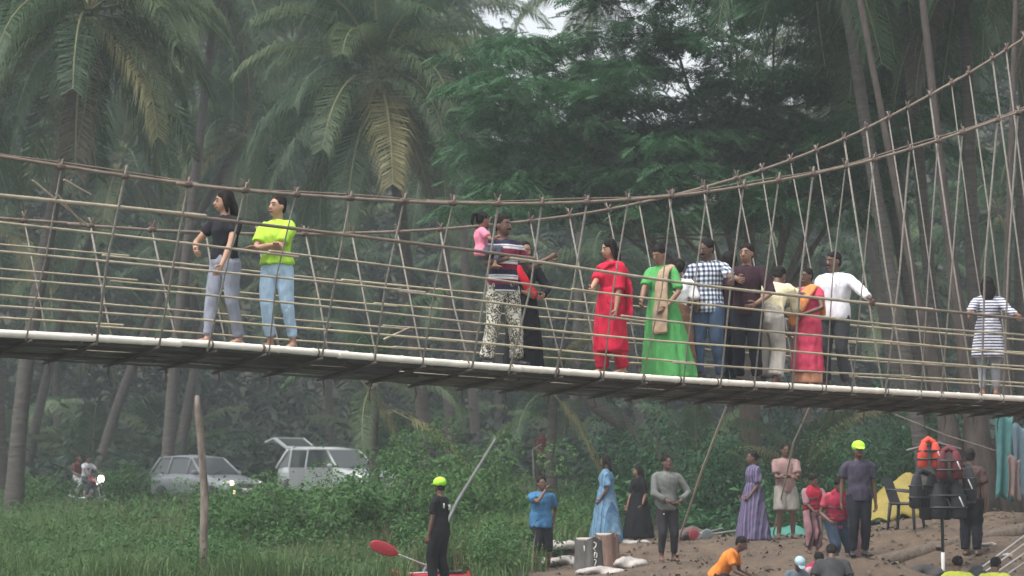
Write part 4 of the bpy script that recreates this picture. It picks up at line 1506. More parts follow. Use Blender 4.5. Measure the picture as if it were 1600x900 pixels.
fr_palm("coconut palm with shaded crown low behind the two women's feet", (300, 430), 310, 112, n=22, L=4.6, seed=26, group=GP)

fr_palm("tall slim palm trunk slanting left behind the rope hangers right of the man in white", (1285, -190), 1452, 52, n=24, L=4.6, seed=51, group=GP, bend=0.02, r0=.15)
fr_palm("tall slim palm trunk rising steeply beside the slanting ones", (1385, -210), 1488, 55, n=24, L=4.6, seed=52, group=GP, bend=0.02, r0=.15)
fr_palm("tall palm beyond the right frame edge dropping fronds inward", (1720, -190), 1660, 48, n=24, L=4.6, seed=55, group=GP, bend=0.02, r0=.15)
fr_palm("coconut palm standing beyond the left frame edge", (-260, 60), -290, 70, n=26, L=4.8, seed=61, group=GP)
fr_palm("coconut palm farther beyond the left frame edge", (-420, 160), -400, 88, n=26, L=4.8, seed=62, group=GP)
GY = "young trunkless palms under the bridge"


def young(label, px, Y, n, L, seed, yl=0.0, emin=18, emax=78, hgt=.45):
    g = ground_at(px, Y)
    mats = [M_FRONDY if k < yl * 10 else (M_FROND2 if k < 6 else M_FROND) for k in range(10)]
    return palm(label, g + V3(0, 0, hgt), g, n=n, L=L, seed=seed, trunk=True, r0=.14, emin=emin, emax=emax, nuts=0, mats=mats, group=GY, name="young_palm")


def lone_frond(root, p0, rz, e, L, mat):
    o = link("frond", FROND[(e, 0)], root)
    o.location = tuple(np.asarray(p0) - np.array(root.location))
    o.rotation_euler = (0, 0, rz)
    o.scale = (L / 4.3,) * 3
    o.material_slots[0].link = 'OBJECT'
    o.material_slots[0].material = mat


yp = young("young palm with big yellowish fronds drooping under the deck left of the leaning pole", 585, 59, 8, 2.6, 31, .1, -2, hgt=3.2)
lone_frond(yp, at(612, 640, 57.5), math.radians(-8), -24, 3.3, M_FRONDY)
lone_frond(yp, at(560, 588, 58.5), math.radians(-12), -48, 2.2, M_FRONDY)
yp = young("young palm with a yellowing drooping frond beside the distant person in red", 862, 58.5, 8, 2.2, 32, .1, -2, hgt=2.9)
lone_frond(yp, at(858, 606, 57), math.radians(-10), -48, 2.6, M_FRONDY)
lone_frond(yp, at(880, 640, 60), math.radians(178), -2, 2.4, M_FROND2)
young("young palm arching behind the motorbike", 145, 100, 11, 4.6, 33, 0, 38)
young("young palm arching behind the silver hatchback", 262, 102, 11, 4.6, 34, 0, 38)
yp = young("young palm with a yellow frond behind the white car", 600, 92, 9, 4.0, 35, .1, 38)
lone_frond(yp, np.array(yp.location) + V3(-.6, 0, 3.0), math.radians(-35), 18, 3.6, M_FRONDY)
young("young palm in the shade behind the man in grey", 1090, 70, 9, 3.0, 36, .0, 18)
young("young palm behind the pink-shirted man", 1255, 58, 9, 2.6, 37, .1, 38)
young("young palm in deep shade at the far left", 20, 104, 10, 4.6, 38, 0, 38)
young("young palm in deep shade left of the leaning pole", 690, 104, 10, 4.6, 39, 0, 38)
young("young palm in deep shade right of the person in red", 880, 104, 10, 4.4, 40, 0, 38)

# bare leaning trunk right of centre, thick tree at right
def trunk_thing(label, pts, r, mat, name, cat, n=10, wob=.03, seed=0):
    r_ = random.Random(seed)
    base = np.asarray(pts[0], float)
    P, R = [], []
    for i in range(len(pts) - 1):
        for k in range(4):
            f = k / 4
            P.append(np.asarray(pts[i]) * (1 - f) + np.asarray(pts[i + 1]) * f - base + V3(r_.uniform(-wob, wob), 0, r_.uniform(-wob, wob) * .3))
            R.append((r[i] * (1 - f) + r[i + 1] * f) * r_.uniform(.94, 1.06))
    P.append(np.asarray(pts[-1]) - base)
    R.append(r[-1])
    root = link(name, None, label=label, cat=cat, loc=tuple(base))
    MB().tube(P, R, n).build("trunk", mat, root)
    return root


trunk_thing("fallen brown palm trunk slanting down to the right behind the man in grey", [PT(1125, 800, 58), PT(1030, 705, 60), PT(930, 630, 62), PT(880, 560, 64)], [.26, .22, .2, .17], M_TRUNK, "fallen_palm", "tree trunk", wob=.04)

# thick reddish tree at right: several fused stems
tb = on_ground(1530, 45.0)
big = link("thick_tree", None, label="thick reddish tree trunk of fused stems under the right of the bridge", cat="tree", loc=tuple(tb))
for (x0, x1, r0, r1, hh) in ((-.45, -1.7, .30, .20, 7.5), (0.0, -.8, .36, .22, 8.2), (.42, .75, .28, .17, 7.0)):
    P = [V3(x0 * 1.15, 0, -.3), V3(x0, 0, .5), V3(x0 * .9 + x1 * .1, 0, 1.6), V3(x0 * .5 + x1 * .5, .4, hh * .55), V3(x1 * 1.5, 1.2, hh * 1.75)]
    MB().tube(P, [r0 * 1.4, r0 * 1.02, r0 * .55, r0 * .24, r1 * .2], 12).build("trunk", M_BARKR, big)

# feathery broad-leaved tree
def spray_template(seed, n=7, ln=0.42):
    r = np.random.default_rng(seed)
    v, t = [], []
    for i in range(n):
        f = (i + .5) / n
        p = V3(f * ln, 0, -0.10 * f * f)
        l = 0.15 * math.sin(math.pi * (0.15 + .75 * f)) + .03
        for q in (-1, 1):
            d = unit(V3(.35, q, -.12 + r.uniform(-.1, .1)))
            w = V3(.028, 0, 0)
            b = len(v)
            m = p + d * l * .5
            v += [p, m - w, m + w, p + d * l + V3(0, 0, -.02)]
            t += [(b, b + 1, b + 2), (b + 1, b + 3, b + 2)]
    return np.array(v), np.array(t)


def scatter(tv_, tt_, pos, yaw, tilt, roll, scale):
    n = len(pos)
    cy, sy, ct, st, cr, sr = np.cos(yaw), np.sin(yaw), np.cos(tilt), np.sin(tilt), np.cos(roll), np.sin(roll)
    x, y, z = tv_[:, 0][None], tv_[:, 1][None], tv_[:, 2][None]
    y1, z1 = y * cr[:, None] - z * sr[:, None], y * sr[:, None] + z * cr[:, None]
    x2, z2 = x * ct[:, None] + z1 * st[:, None], -x * st[:, None] + z1 * ct[:, None]
    X, Yv = x2 * cy[:, None] - y1 * sy[:, None], x2 * sy[:, None] + y1 * cy[:, None]
    out = np.stack([X, Yv, z2], -1) * scale[:, None, None] + pos[:, None, :]
    tri = tt_[None] + (np.arange(n) * len(tv_))[:, None, None]
    return out.reshape(-1, 3), tri.reshape(-1, 3)


SP = spray_template(1)


def pad_foliage(pads, per, r_, scale=(.8, 1.3), tmpl=SP):
    """pads: (x,y,z,rx,ry,rz) flat leaf pads, each filled with sprays pointing outwards"""
    pads = np.asarray(pads, float)
    m = len(pads)
    idx = np.repeat(np.arange(m), per)
    n = len(idx)
    a = r_.uniform(0, 2 * np.pi, n)
    rad = np.sqrt(r_.uniform(0, 1, n))
    h = r_.normal(0, .45, n)
    pos = pads[idx, :3] + np.stack([np.cos(a) * rad * pads[idx, 3], np.sin(a) * rad * pads[idx, 4], (h - .5 * rad ** 2) * pads[idx, 5]], -1)
    return scatter(tmpl[0], tmpl[1], pos, a + r_.normal(0, .5, n), r_.normal(.25, .3, n), r_.normal(0, .35, n), r_.uniform(*scale, n))


tr_ = np.random.default_rng(5)
TY = 60.0
tbase = on_ground(1165, TY)
btree = link("broadleaf_tree", None, label="wide feathery-leaved green tree spreading above the middle and right of the bridge", cat="tree", loc=tuple(tbase))
pads = []
centers = []
holes = [(888, 92, 15), (1085, 80, 15), (1178, 45, 18), (1268, 35, 14), (1300, 80, 10), (1050, 90, 10), (805, -15, 55), (1110, 110, 8)]
k = 0
while k < 430:
    px, py = tr_.uniform(715, 1500), tr_.uniform(-120, 350)
    e = ((px - 1090) / 400) ** 2
    top = 15 + 40 * math.exp(-((px - 800) / 60) ** 2)
    if px < 760 and (py < 80 or tr_.random() < .4):
        continue
    if py < top and px < 900:
        continue
    if py > 335 - 170 * max(0, (px - 1200) / 300) and tr_.random() < .8:
        continue
    if any((px - hx) ** 2 + (py - hy) ** 2 < (hr + 8) ** 2 for hx, hy, hr in holes):
        continue
    dep = TY + tr_.normal(0, 2.2)
    c = at(px, py, dep)
    s = tr_.uniform(.5, 1.0)
    dmin = min(math.hypot(px - hx, py - hy) - hr for hx, hy, hr in holes)
    s = min(s, max(dmin / 50.0, .0))
    if s < .22:
        continue
    pads.append((*c, s * 1.05, s * 1.0, s * .20))
    centers.append(c)
    k += 1
v, t_ = pad_foliage(pads, 40, tr_, (.65, 1.15))
cm = array_mesh("crown", v - tbase, t_, M_LEAF)
link("crown", cm, btree)
# limbs reaching to the pads
fork = V3(0.25, 0, 3.9)
P = [V3(0, 0, -.3), V3(.05, 0, 1.2), V3(.1, 0, 2.6), fork]
MB().tube(P, [.34, .27, .25, .24], 10).build("trunk", M_BARK, btree)
limb_ends = [at(px, py, TY + d) - tbase for px, py, d in ((780, 120, 0), (850, 220, -1), (930, 60, 1), (1000, 300, -1.5), (1040, 20, 1), (1120, -40, 0), (1210, 30, .5), (1250, 180, -1), (1330, 140, 0),
                                                         (1370, 40, 1), (1430, 210, 0), (900, 330, 0), (1330, 160, -1.5))]
for q in limb_ends:
    m1 = fork * .6 + q * .4 + V3(tr_.normal(0, .2), tr_.normal(0, .2), .35)
    m2 = fork * .25 + q * .75 + V3(tr_.normal(0, .2), tr_.normal(0, .2), .3)
    lb = MB().tube([fork, m1, m2, q], [.11, .065, .04, .015], 7)
    for s_ in range(4):
        f = tr_.uniform(.4, .95)
        p0 = m1 * (1 - f) + m2 * f
        p1 = p0 + V3(tr_.normal(0, .9), tr_.normal(0, .6), tr_.uniform(-.2, .6))
        lb.tube([p0, (p0 + p1) / 2 + V3(0, 0, .1), p1], [.04, .028, .012], 5)
    lb.build("limb", M_BARK, btree)

# bushes: leafy things one can tell apart
def blade_leaf(l=.10, w=.038):
    return (np.array([(0, 0, 0), (l * .5, -w / 2, .015), (l * .5, w / 2, .015), (l, 0, -.02)]), np.array([(0, 1, 2), (1, 3, 2)]))


BL = blade_leaf()


def bush(label, px, Y, rx, rz, n, seed, mat=M_WEED, group="bushes on the bank", leaf=BL, sc_=(.7, 1.5), dz=0.0):
    r_ = np.random.default_rng(seed)
    g = on_ground(px, Y)
    root = link("bush", None, label=label, cat="bush", group=group, loc=tuple(g))
    nc = 26
    cc = r_.normal(size=(nc, 3)) * np.array([.42 * rx, .38 * rx, .30 * rz]) + np.array([0, 0, rz * .5 + dz])
    cc[:, 2] = np.maximum(cc[:, 2], .1)
    idx = r_.integers(0, nc, n)
    d = r_.normal(size=(n, 3))
    d /= np.linalg.norm(d, axis=1)[:, None]
    pos = cc[idx] + d * (r_.uniform(.5, 1, n) ** .5)[:, None] * .26 * rx
    pos[:, 2] = np.maximum(pos[:, 2], .03)
    v, t_ = scatter(leaf[0], leaf[1], pos, np.arctan2(d[:, 1], d[:, 0]) + r_.normal(0, .6, n), -d[:, 2] * .5 + r_.normal(.2, .4, n), r_.normal(0, .5, n), r_.uniform(*sc_, n))
    link("foliage", array_mesh("foliage", v, t_, mat), root)
    st = MB()
    for q in cc[:12]:
        st.tube([(q[0] * .15, q[1] * .15, -.1), q * .5, q], [.018, .013, .006], 5)
    st.build("stem", M_BARK, root)
    return root


bush("round bush right of the motorbike", 192, 72, 1.0, 1.25, 2600, 1)
bush("tall bush at the right end of the white car", 688, 56, 1.4, 1.8, 5600, 2)
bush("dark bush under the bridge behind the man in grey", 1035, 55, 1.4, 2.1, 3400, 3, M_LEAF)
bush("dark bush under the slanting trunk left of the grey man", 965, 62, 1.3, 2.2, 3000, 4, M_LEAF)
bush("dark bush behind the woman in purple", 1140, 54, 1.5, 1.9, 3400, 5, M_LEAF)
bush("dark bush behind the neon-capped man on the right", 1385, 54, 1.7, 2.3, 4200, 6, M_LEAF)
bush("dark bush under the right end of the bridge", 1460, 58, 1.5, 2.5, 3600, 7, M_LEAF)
bush("low bush at the far left beside the motorbike", 50, 68, 1.1, .9, 2600, 8)
bush("light green bush in front of the white car's hood", 580, 52, 1.2, .75, 3400, 9)
bush("bush between the two cars", 432, 62, .9, .85, 2400, 10)
bush("leafy bush just right of the crooked post", 375, 48, 1.3, 1.2, 3600, 21)
bush("leafy bush in the foreground below the gap between the cars", 458, 47, 1.4, 1.15, 4000, 22)
bush("leafy bush in the foreground below the white car", 545, 48, 1.4, 1.0, 4200, 23)
bush("leafy bush left of the man in black", 622, 47, 1.4, 1.4, 4600, 24)
bush("leafy bush right behind the man in black", 738, 50, 1.4, 1.5, 4600, 25)
bush("leafy bush hiding the silver hatchback's wheels", 340, 66, 1.2, .55, 2000, 26)
bush("leafy bush hiding the white car's doors", 500, 64, 1.2, .50, 2000, 27)
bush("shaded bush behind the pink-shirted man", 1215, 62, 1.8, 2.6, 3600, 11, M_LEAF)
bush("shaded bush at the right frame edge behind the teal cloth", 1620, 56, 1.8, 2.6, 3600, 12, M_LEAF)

# grass, weeds, undergrowth: one mass each
gr = np.random.default_rng(21)


def blades(n, hlo, hhi, sel, ylo, yhi, pxlo, pxhi, wd, lean=.35):
    Yv = gr.uniform(ylo, yhi, n)
    px = gr.uniform(pxlo, pxhi, n)
    X = (px - 800) / F * Yv
    keep = gr.random(n) < sel(X, Yv)
    X, Yv = X[keep], Yv[keep]
    n = len(X)
    Z = ground(X, Yv)
    clump = 0.6 + 0.5 * np.sin(X * 1.7 + Yv * .6) * np.sin(Yv * 1.1 - X * .9 + 1.3) + gr.normal(0, .18, n)
    h = np.clip(hlo + (hhi - hlo) * clump, hlo * .6, hhi * 1.15)
    a = gr.uniform(0, 2 * np.pi, n)
    d = np.stack([np.cos(a), np.sin(a)], -1)
    ln = gr.uniform(.1, 1, n) * lean
    b = np.stack([X, Yv, Z - .03], -1)
    wv_ = np.stack([-d[:, 1], d[:, 0], np.zeros(n)], -1) * wd * gr.uniform(.7, 1.3, n)[:, None]
    m = b + np.stack([d[:, 0] * ln * h * .35, d[:, 1] * ln * h * .35, h * .6], -1)
    t = b + np.stack([d[:, 0] * ln * h, d[:, 1] * ln * h, h * (1 - .25 * ln)], -1)
    v = np.stack([b - wv_, b + wv_, m - wv_ * .8, m + wv_ * .8, t], 1).reshape(-1, 3)
    k = np.arange(n)[:, None] * 5
    tri = np.concatenate([k + np.array([[0, 1, 3]]), k + np.array([[0, 3, 2]]), k + np.array([[2, 3, 4]])])
    return v, tri


nosand = lambda X, Yv: np.clip(1 - 1.35 * sandy(X, Yv), 0, 1)
v, t_ = blades(92000, .22, .70, lambda X, Yv: nosand(X, Yv) * ~((800 + X / Yv * F > 640) & (800 + X / Yv * F < 735) & (Yv < 42.2)), 39.5, 62, -420, 1010, .009, .95)
v2, t2 = blades(26000, .12, .38, nosand, 56, 100, -420, 1300, .016, .9)
link("grass", array_mesh("grass", np.vstack([v, v2]), np.vstack([t_, t2 + len(v)]), M_GRASS), label="tall green grass covering the left bank", cat="grass", kind="stuff")
v, t_ = blades(5200, .35, .85, lambda X, Yv: nosand(X, Yv) * (np.sin(X * .55 + Yv * .21) > .35), 41, 66, -120, 900, .010, .5)
link("dry_grass", array_mesh("dry_grass", v, t_, M_STRAW), label="straw coloured seeding grass among the green", cat="grass", kind="stuff")


def weeds(n_pl, ylo, yhi, pxlo, pxhi, hlo, hhi, sel, leaf, per=26):
    Yv = gr.uniform(ylo, yhi, n_pl)
    px = gr.uniform(pxlo, pxhi, n_pl)
    X = (px - 800) / F * Yv
    keep = gr.random(n_pl) < sel(X, Yv)
    X, Yv = X[keep], Yv[keep]
    n_pl = len(X)
    Z = ground(X, Yv)
    h = gr.uniform(hlo, hhi, n_pl) * (0.75 + .35 * np.sin(X * 1.3 + 2) * np.sin(Yv * .8))
    idx = np.repeat(np.arange(n_pl), per)
    n = len(idx)
    f = gr.uniform(.15, 1, n) ** .7
    a = gr.uniform(0, 2 * np.pi, n)
    rad = gr.uniform(.03, .26, n) * (1.15 - .5 * f)
    pos = np.stack([X[idx] + np.cos(a) * rad, Yv[idx] + np.sin(a) * rad, Z[idx] + h[idx] * f], -1)
    return scatter(leaf[0], leaf[1], pos, a + gr.normal(0, .5, n), gr.normal(.1, .45, n), gr.normal(0, .5, n), gr.uniform(.6, 1.3, n))


leafy = lambda X, Yv: nosand(X, Yv) * ~((800 + X / Yv * F > 640) & (800 + X / Yv * F < 735) & (Yv < 42.2)) * np.clip(.25 + .9 * (np.sin(X * .9 + 1.2) * np.sin(Yv * .35 + X * .3) > -.15) * ((800 + X / Yv * F) > 300), 0, 1)
v, t_ = weeds(7000, 40, 64, -420, 960, .36, 1.0, leafy, BL, 42)
link("weeds", array_mesh("weeds", v, t_, M_WEED), label="leafy green weeds crowding the left bank", cat="weeds", kind="stuff")
shady = lambda X, Yv: np.clip(1 - 1.6 * sandy(X, Yv), 0, 1)
v, t_ = weeds(1500, 49.5, 75, 940, 1750, .4, 1.3, shady, blade_leaf(.22, .08), 26)
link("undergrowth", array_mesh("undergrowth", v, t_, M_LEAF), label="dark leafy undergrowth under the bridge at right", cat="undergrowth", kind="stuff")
v, t_ = weeds(2000, 88, 125, -620, 2200, .6, 3.2, lambda X, Y_: np.ones_like(X), blade_leaf(.6, .22), 26)
link("forest_undergrowth", array_mesh("forest_undergrowth", v, t_, M_LEAFF), label="dim leafy undergrowth deep under the palms", cat="undergrowth", kind="stuff")

# the far wood: one mass of palm and leaf crowns
fw = np.random.default_rng(77)
VV, TT, nb_ = [], [], 0


def far_top_py(px):
    return -90 + 250 * (1 / (1 + math.exp(-(px - 745) / 12))) * (1 / (1 + math.exp((px - 1325) / 15)))


for i in range(3000):
    Yv = fw.uniform(118, 150)
    px = fw.uniform(-620, 2250)
    top = far_top_py(px)
    py = top + (720 - top) * fw.uniform(0, 1) ** .9
    c = at(px, py, Yv)
    fv, ft_ = FROND_LO[fw.integers(0, 6)]
    a, s = fw.uniform(0, 6.283), fw.uniform(.9, 1.5)
    R = rot('Z', math.degrees(a))
    VV.append((fv * s) @ R.T + c)
    TT.append(ft_ + nb_)
    nb_ += len(fv)
LQ = blade_leaf(.9, .36)
n = 34000
Yv = fw.uniform(124, 156, n)
px = fw.uniform(-700, 2300, n)
tops = np.array([far_top_py(q) for q in px]) + 30
py = tops + (730 - tops) * fw.uniform(0, 1, n)
pos = np.stack([(px - 800) / F * Yv, Yv, CZ + (760 - py) / F * Yv], -1)
v, t_ = scatter(LQ[0], LQ[1], pos, fw.uniform(0, 6.28, n), fw.normal(.2, .5, n), fw.normal(0, .6, n), fw.uniform(.7, 1.6, n))
VV.append(v)
TT.append(t_ + nb_)
link("far_wood", array_mesh("far_wood", np.vstack(VV), np.vstack(TT), M_LEAFF), label="hazy mass of far palms and trees closing the background", cat="wood", kind="stuff")
M_LITTER = leaf_mat("litter", (0.04, 0.03, 0.022, 1), (0.17, 0.13, 0.09, 1), .05)
# ------------------------------------------------------------------ vehicles
def paint(name, c):
    m, nt, b = new_mat(name)
    f = noise(nt, coords(nt), 3.0)
    nt.links.new(ramp(nt, f, [(.3, shade(c, .88)), (.7, shade(c, 1.06))]), b.inputs["Base Color"])
    b.inputs["Roughness"].default_value = 0.35
    b.inputs["Metallic"].default_value = 0.15
    b.inputs["Coat Weight"].default_value = 0.4
    return m


M_GLASS, nt, b = new_mat("car_glass")
b.inputs["Base Color"].default_value = (0.05, 0.06, 0.06, 1)
b.inputs["Roughness"].default_value = 0.08
b.inputs["Specular IOR Level"].default_value = 0.8
M_TYRE = plain("tyre_rubber", (0.02, 0.02, 0.02, 1), .9, .2)
M_RIM = plain("wheel_rim", (0.45, 0.46, 0.48, 1), .35, .1, metal=.7, bumps=0)
M_CHROME = plain("chrome", (0.6, 0.6, 0.62, 1), .2, .05, metal=.9, bumps=0)
M_LENS = plain("lamp_lens", (0.55, 0.55, 0.55, 1), .15, .1, bumps=0)


def lamp(name, c, e):
    m, nt, b = new_mat(name)
    b.inputs["Base Color"].default_value = c
    b.inputs["Emission Color"].default_value = c
    b.inputs["Emission Strength"].default_value = e
    return m


M_HEAD = lamp("headlamp_lit", (1.0, 0.72, 0.42, 1), 9.0)
M_HEADB = lamp("motorbike_headlamp_lit", (1.0, 0.92, 0.92, 1), 14.0)


def loft(mb, secs):
    n = len(secs[0])
    v = [p for s in secs for p in s]
    f = [(i * n + j, i * n + (j + 1) % n, (i + 1) * n + (j + 1) % n, (i + 1) * n + j) for i in range(len(secs) - 1) for j in range(n)]
    f += [tuple(range(n - 1, -1, -1)), tuple((len(secs) - 1) * n + j for j in range(n))]
    return mb.add(v, f)


def slab(mb, q, th):
    """thin plate from four corners"""
    q = [np.asarray(p, float) for p in q]
    nn = unit(np.cross(q[1] - q[0], q[3] - q[0])) * th / 2
    v = [p - nn for p in q] + [p + nn for p in q]
    return mb.add(v, [(3, 2, 1, 0), (4, 5, 6, 7), (0, 1, 5, 4), (1, 2, 6, 5), (2, 3, 7, 6), (3, 0, 4, 7)])


def car(label, loc, yaw, col, W2=.80, Lf=-1.85, Lr=1.85, belt=.92, roof=1.48, hood=.86, lit=False, open_doors=False, rails=False):
    root = link("parked_car", None, label=label, cat="car", group="cars parked under the palms", loc=tuple(loc), rz=math.radians(yaw))
    pm_ = paint("car_paint", col)
    b = MB()

    def ring(y, hw, zb, zs, zt, crown):
        return [V3(-hw * .86, y, zb), V3(-hw, y, zb + .16), V3(-hw * 1.01, y, zs - .18), V3(-hw * .97, y, zs), V3(-hw * .72, y, zt), V3(0, y, zt + crown),
                V3(hw * .72, y, zt), V3(hw * .97, y, zs), V3(hw * 1.01, y, zs - .18), V3(hw, y, zb + .16), V3(hw * .86, y, zb)]
    wb = Lf + 1.12                                       # windscreen foot
    secs = [ring(Lf, W2 * .74, .34, .58, .62, .02), ring(Lf + .10, W2 * .90, .26, .66, .70, .03), ring(Lf + .35, W2 * .98, .22, hood - .12, hood - .08, .03),
            ring(wb - .2, W2, .22, belt - .06, hood, .03), ring(wb + .1, W2, .22, belt, belt, .0), ring(0.2, W2, .22, belt + .01, belt + .01, 0),
            ring(Lr - .45, W2 * .99, .24, belt + .03, belt + .03, 0), ring(Lr - .08, W2 * .93, .28, belt, belt, 0), ring(Lr, W2 * .80, .36, belt - .12, belt - .1, 0)]
    loft(b, secs)
    b.build("body", pm_, root)
    wt, wl = W2 * .74, W2 * .95
    ty0, ty1 = wb + .72, Lr - .35                        # roof ends
    by1 = Lr - .05
    rf = MB()
    rs = []
    for y, k, dz in ((ty0 - .04, .96, -.035), (ty0 + .25, 1.0, 0), ((ty0 + ty1) / 2, 1.0, .02), (ty1 - .2, 1.0, .0), (ty1 + .06, .96, -.05)):
        rs.append([V3(-wt * k * 1.03, y, roof - .07 + dz), V3(-wt * k, y, roof - .01 + dz), V3(0, y, roof + .03 + dz), V3(wt * k, y, roof - .01 + dz), V3(wt * k * 1.03, y, roof - .07 + dz), V3(0, y, roof - .05 + dz)])
    loft(rf, rs)
    ro = rf.build("roof", pm_, root)
    if rails:
        for s in (-1, 1):
            MB().tube([V3(s * wt * .92, ty0 + .2, roof + .0), V3(s * wt * .92, ty0 + .3, roof + .06), V3(s * wt * .92, ty1 - .3, roof + .06), V3(s * wt * .92, ty1 - .2, roof)], .016, 6).build("roof_rail", M_BLACK, ro)
    zb, zt = belt + .01, roof - .06
    cols = [(wb + .10, ty0), (.02, .04), (.95, .92), (by1, ty1)]        # bottom y, top y of pillars A B C D
    for s in (-1, 1):
        for (yb, yt), r_ in zip(cols, (.035, .030, .035, .05)):
            MB().tube([V3(s * wl, yb, zb), V3(s * (wl * .4 + wt * .6), yb * .35 + yt * .65, zb * .35 + zt * .65), V3(s * wt, yt, zt)], r_, 7).build("pillar", pm_, root)
        for k in range(3):
            g = .035
            (b0, t0), (b1, t1) = cols[k], cols[k + 1]
            if open_doors and s == -1 and k < 2:
                continue
            m = slab(MB(), [V3(s * wl * .985, b0 + g, zb), V3(s * wl * .985, b1 - g, zb), V3(s * wt * .985, t1 - g, zt), V3(s * wt * .985, t0 + g, zt)], .012)
            m.build("side_window", M_GLASS, root, False)
    slab(MB(), [V3(-wl * .96, wb + .12, zb), V3(wl * .96, wb + .12, zb), V3(wt * .96, ty0, zt + .02), V3(-wt * .96, ty0, zt + .02)], .012).build("windscreen", M_GLASS, root, False)
    if open_doors:
        # tailgate lifted above the roof, on its struts
        tg = MB()
        hy, hz = ty1 + .05, roof - .02
        slab(tg, [V3(-wt * .98, hy, hz), V3(wt * .98, hy, hz), V3(wt * 1.02, hy + .62, hz + .33), V3(-wt * 1.02, hy + .62, hz + .33)], .05)
        slab(tg, [V3(-wt * 1.02, hy + .62, hz + .33), V3(wt * 1.02, hy + .62, hz + .33), V3(wt * 1.0, hy + 1.02, hz + .22), V3(-wt * 1.0, hy + 1.02, hz + .22)], .05)
        gate = tg.build("tailgate", pm_, root, False)
        slab(MB(), [V3(-wt * .8, hy + .12, hz + .10), V3(wt * .8, hy + .12, hz + .10), V3(wt * .8, hy + .55, hz + .33), V3(-wt * .8, hy + .55, hz + .33)], .012).build("rear_window", M_GLASS, gate, False)
        for s in (-1, 1):
            MB().tube([V3(s * wt * .9, by1 - .1, zb + .1), V3(s * wt * .85, hy + .45, hz + .2)], .014, 6).build("gas_strut", M_BLACK, gate)
        # near-side doors swung open
        for hb, ln, ang in ((wb + .22, .85, 62), (.06, .85, 58)):
            a = math.radians(ang)
            dv = V3(-math.sin(a), math.cos(a), 0)
            h0 = V3(-wl, hb, 0)
            d = slab(MB(), [h0 + V3(0, 0, .30), h0 + dv * ln + V3(0, 0, .30), h0 + dv * ln + V3(0, 0, zb), h0 + V3(0, 0, zb)], .07)
            for q in ([V3(0, 0, zb), dv * .28 + V3(.08, 0, zt), dv * ln * .97 + V3(.08, 0, zt), dv * ln + V3(0, 0, zb)],):
                for i in range(3):
                    d.tube([h0 + q[i], h0 + q[i + 1]], .028, 6)
            dr = d.build("door", pm_, root, False)
            slab(MB(), [h0 + dv * .05 + V3(0, 0, zb), h0 + dv * (ln - .04) + V3(0, 0, zb), h0 + dv * (ln - .05) + V3(.07, 0, zt), h0 + dv * .30 + V3(.07, 0, zt)], .01).build("door_window", M_GLASS, dr, False)
            MB().box(h0 + dv * (ln - .15) + V3(-.045, 0, zb - .12), (.03, .12, .03), None, .008).build("door_handle", M_BLACK, dr)
    else:
        slab(MB(), [V3(wl * .92, by1 + .0, zb), V3(-wl * .92, by1 + .0, zb), V3(-wt * .95, ty1 + .02, zt), V3(wt * .95, ty1 + .02, zt)], .012).build("rear_window", M_GLASS, root, False)
    # seats show as dark shapes
    for y in (-.05, .85):
        for x_ in (-.38, .38):
            MB().box((x_ * W2 / .8, y + .1, belt + .06), (.42, .14, .36), None, .05).build("headrest", M_BLACK, root)
    MB().box((0, 0.35, .66), (W2 * 1.7, 2.2, .5), None, .05).build("cabin_floor", M_BLACK, root)
    for s in (-1, 1):
        hl = MB().ball((s * W2 * .66, Lf + .10, .66), (.20, .10, .085), nu=12, nv=8).build("headlight", M_LENS, root)
        MB().ball((s * W2 * .70, Lf + .02, .66), (.065, .045, .06)).build("bulb", M_HEAD if (lit and s == -1) else M_CHROME, hl)
        fl_ = MB().ball((s * W2 * .60, Lf + .03, .40), (.06, .05, .05)).build("fog_lamp", M_HEAD if (lit and s == -1) else M_LENS, root)
        MB().box((s * (wl + .10), wb + .28, belt + .06), (.17, .09, .13), None, .03).build("mirror", pm_, root)
        for y in (Lf + .68, Lr - .66):
            w = MB()
            P = [V3(s * (W2 - .20), y, .30), V3(s * (W2 + .005), y, .30)]
            wh = w.tube(P, [.30, .30], 20).build("wheel", M_TYRE, root)
            MB().tube([V3(s * (W2 - .0), y, .30), V3(s * (W2 + .022), y, .30)], [.20, .185], 16).build("rim", M_RIM, wh)
    gr_ = MB().box((0, Lf + .0, .60), (W2 * .85, .05, .10), None, .02).build("grille", M_BLACK, root)
    for z in (.57, .63):
        MB().box((0, Lf - .028, z), (W2 * .8, .012, .014), None, .003).build("grille_bar", M_CHROME, gr_)
    MB().box((0, Lf - .01, .42), (W2 * 1.15, .10, .16), None, .04).build("bumper", M_BLACK, root)
    MB().box((0, Lf - .068, .45), (.50, .012, .11), None, .003).build("number_plate", M_WHITE, root)
    for s in (-.35, .35):
        MB().tube([V3(s, wb + .06, belt + .0), V3(s + .42, wb + .2, belt + .10)], .009, 5).build("wiper", M_BLACK, root)
    for yb, yt in ((.02, .04), (.95, .92)):
        for s in (-1, 1):
            if not (open_doors and s == -1):
                MB().box((s * (W2 * 1.01), yb - .14, belt - .14), (.03, .13, .025), None, .008).build("door_handle", pm_, root)
    return root


car("silver hatchback with one headlight lit, parked left of the white car", on_ground(325, 77.5), 46, (0.24, 0.26, 0.28, 1), lit=True)
car("white off-road car with doors and tailgate open", on_ground(530, 76.5), 46, (0.40, 0.43, 0.43, 1), W2=.84, Lf=-2.0, Lr=1.95, belt=.96, roof=1.56, hood=.90, open_doors=True, rails=True)


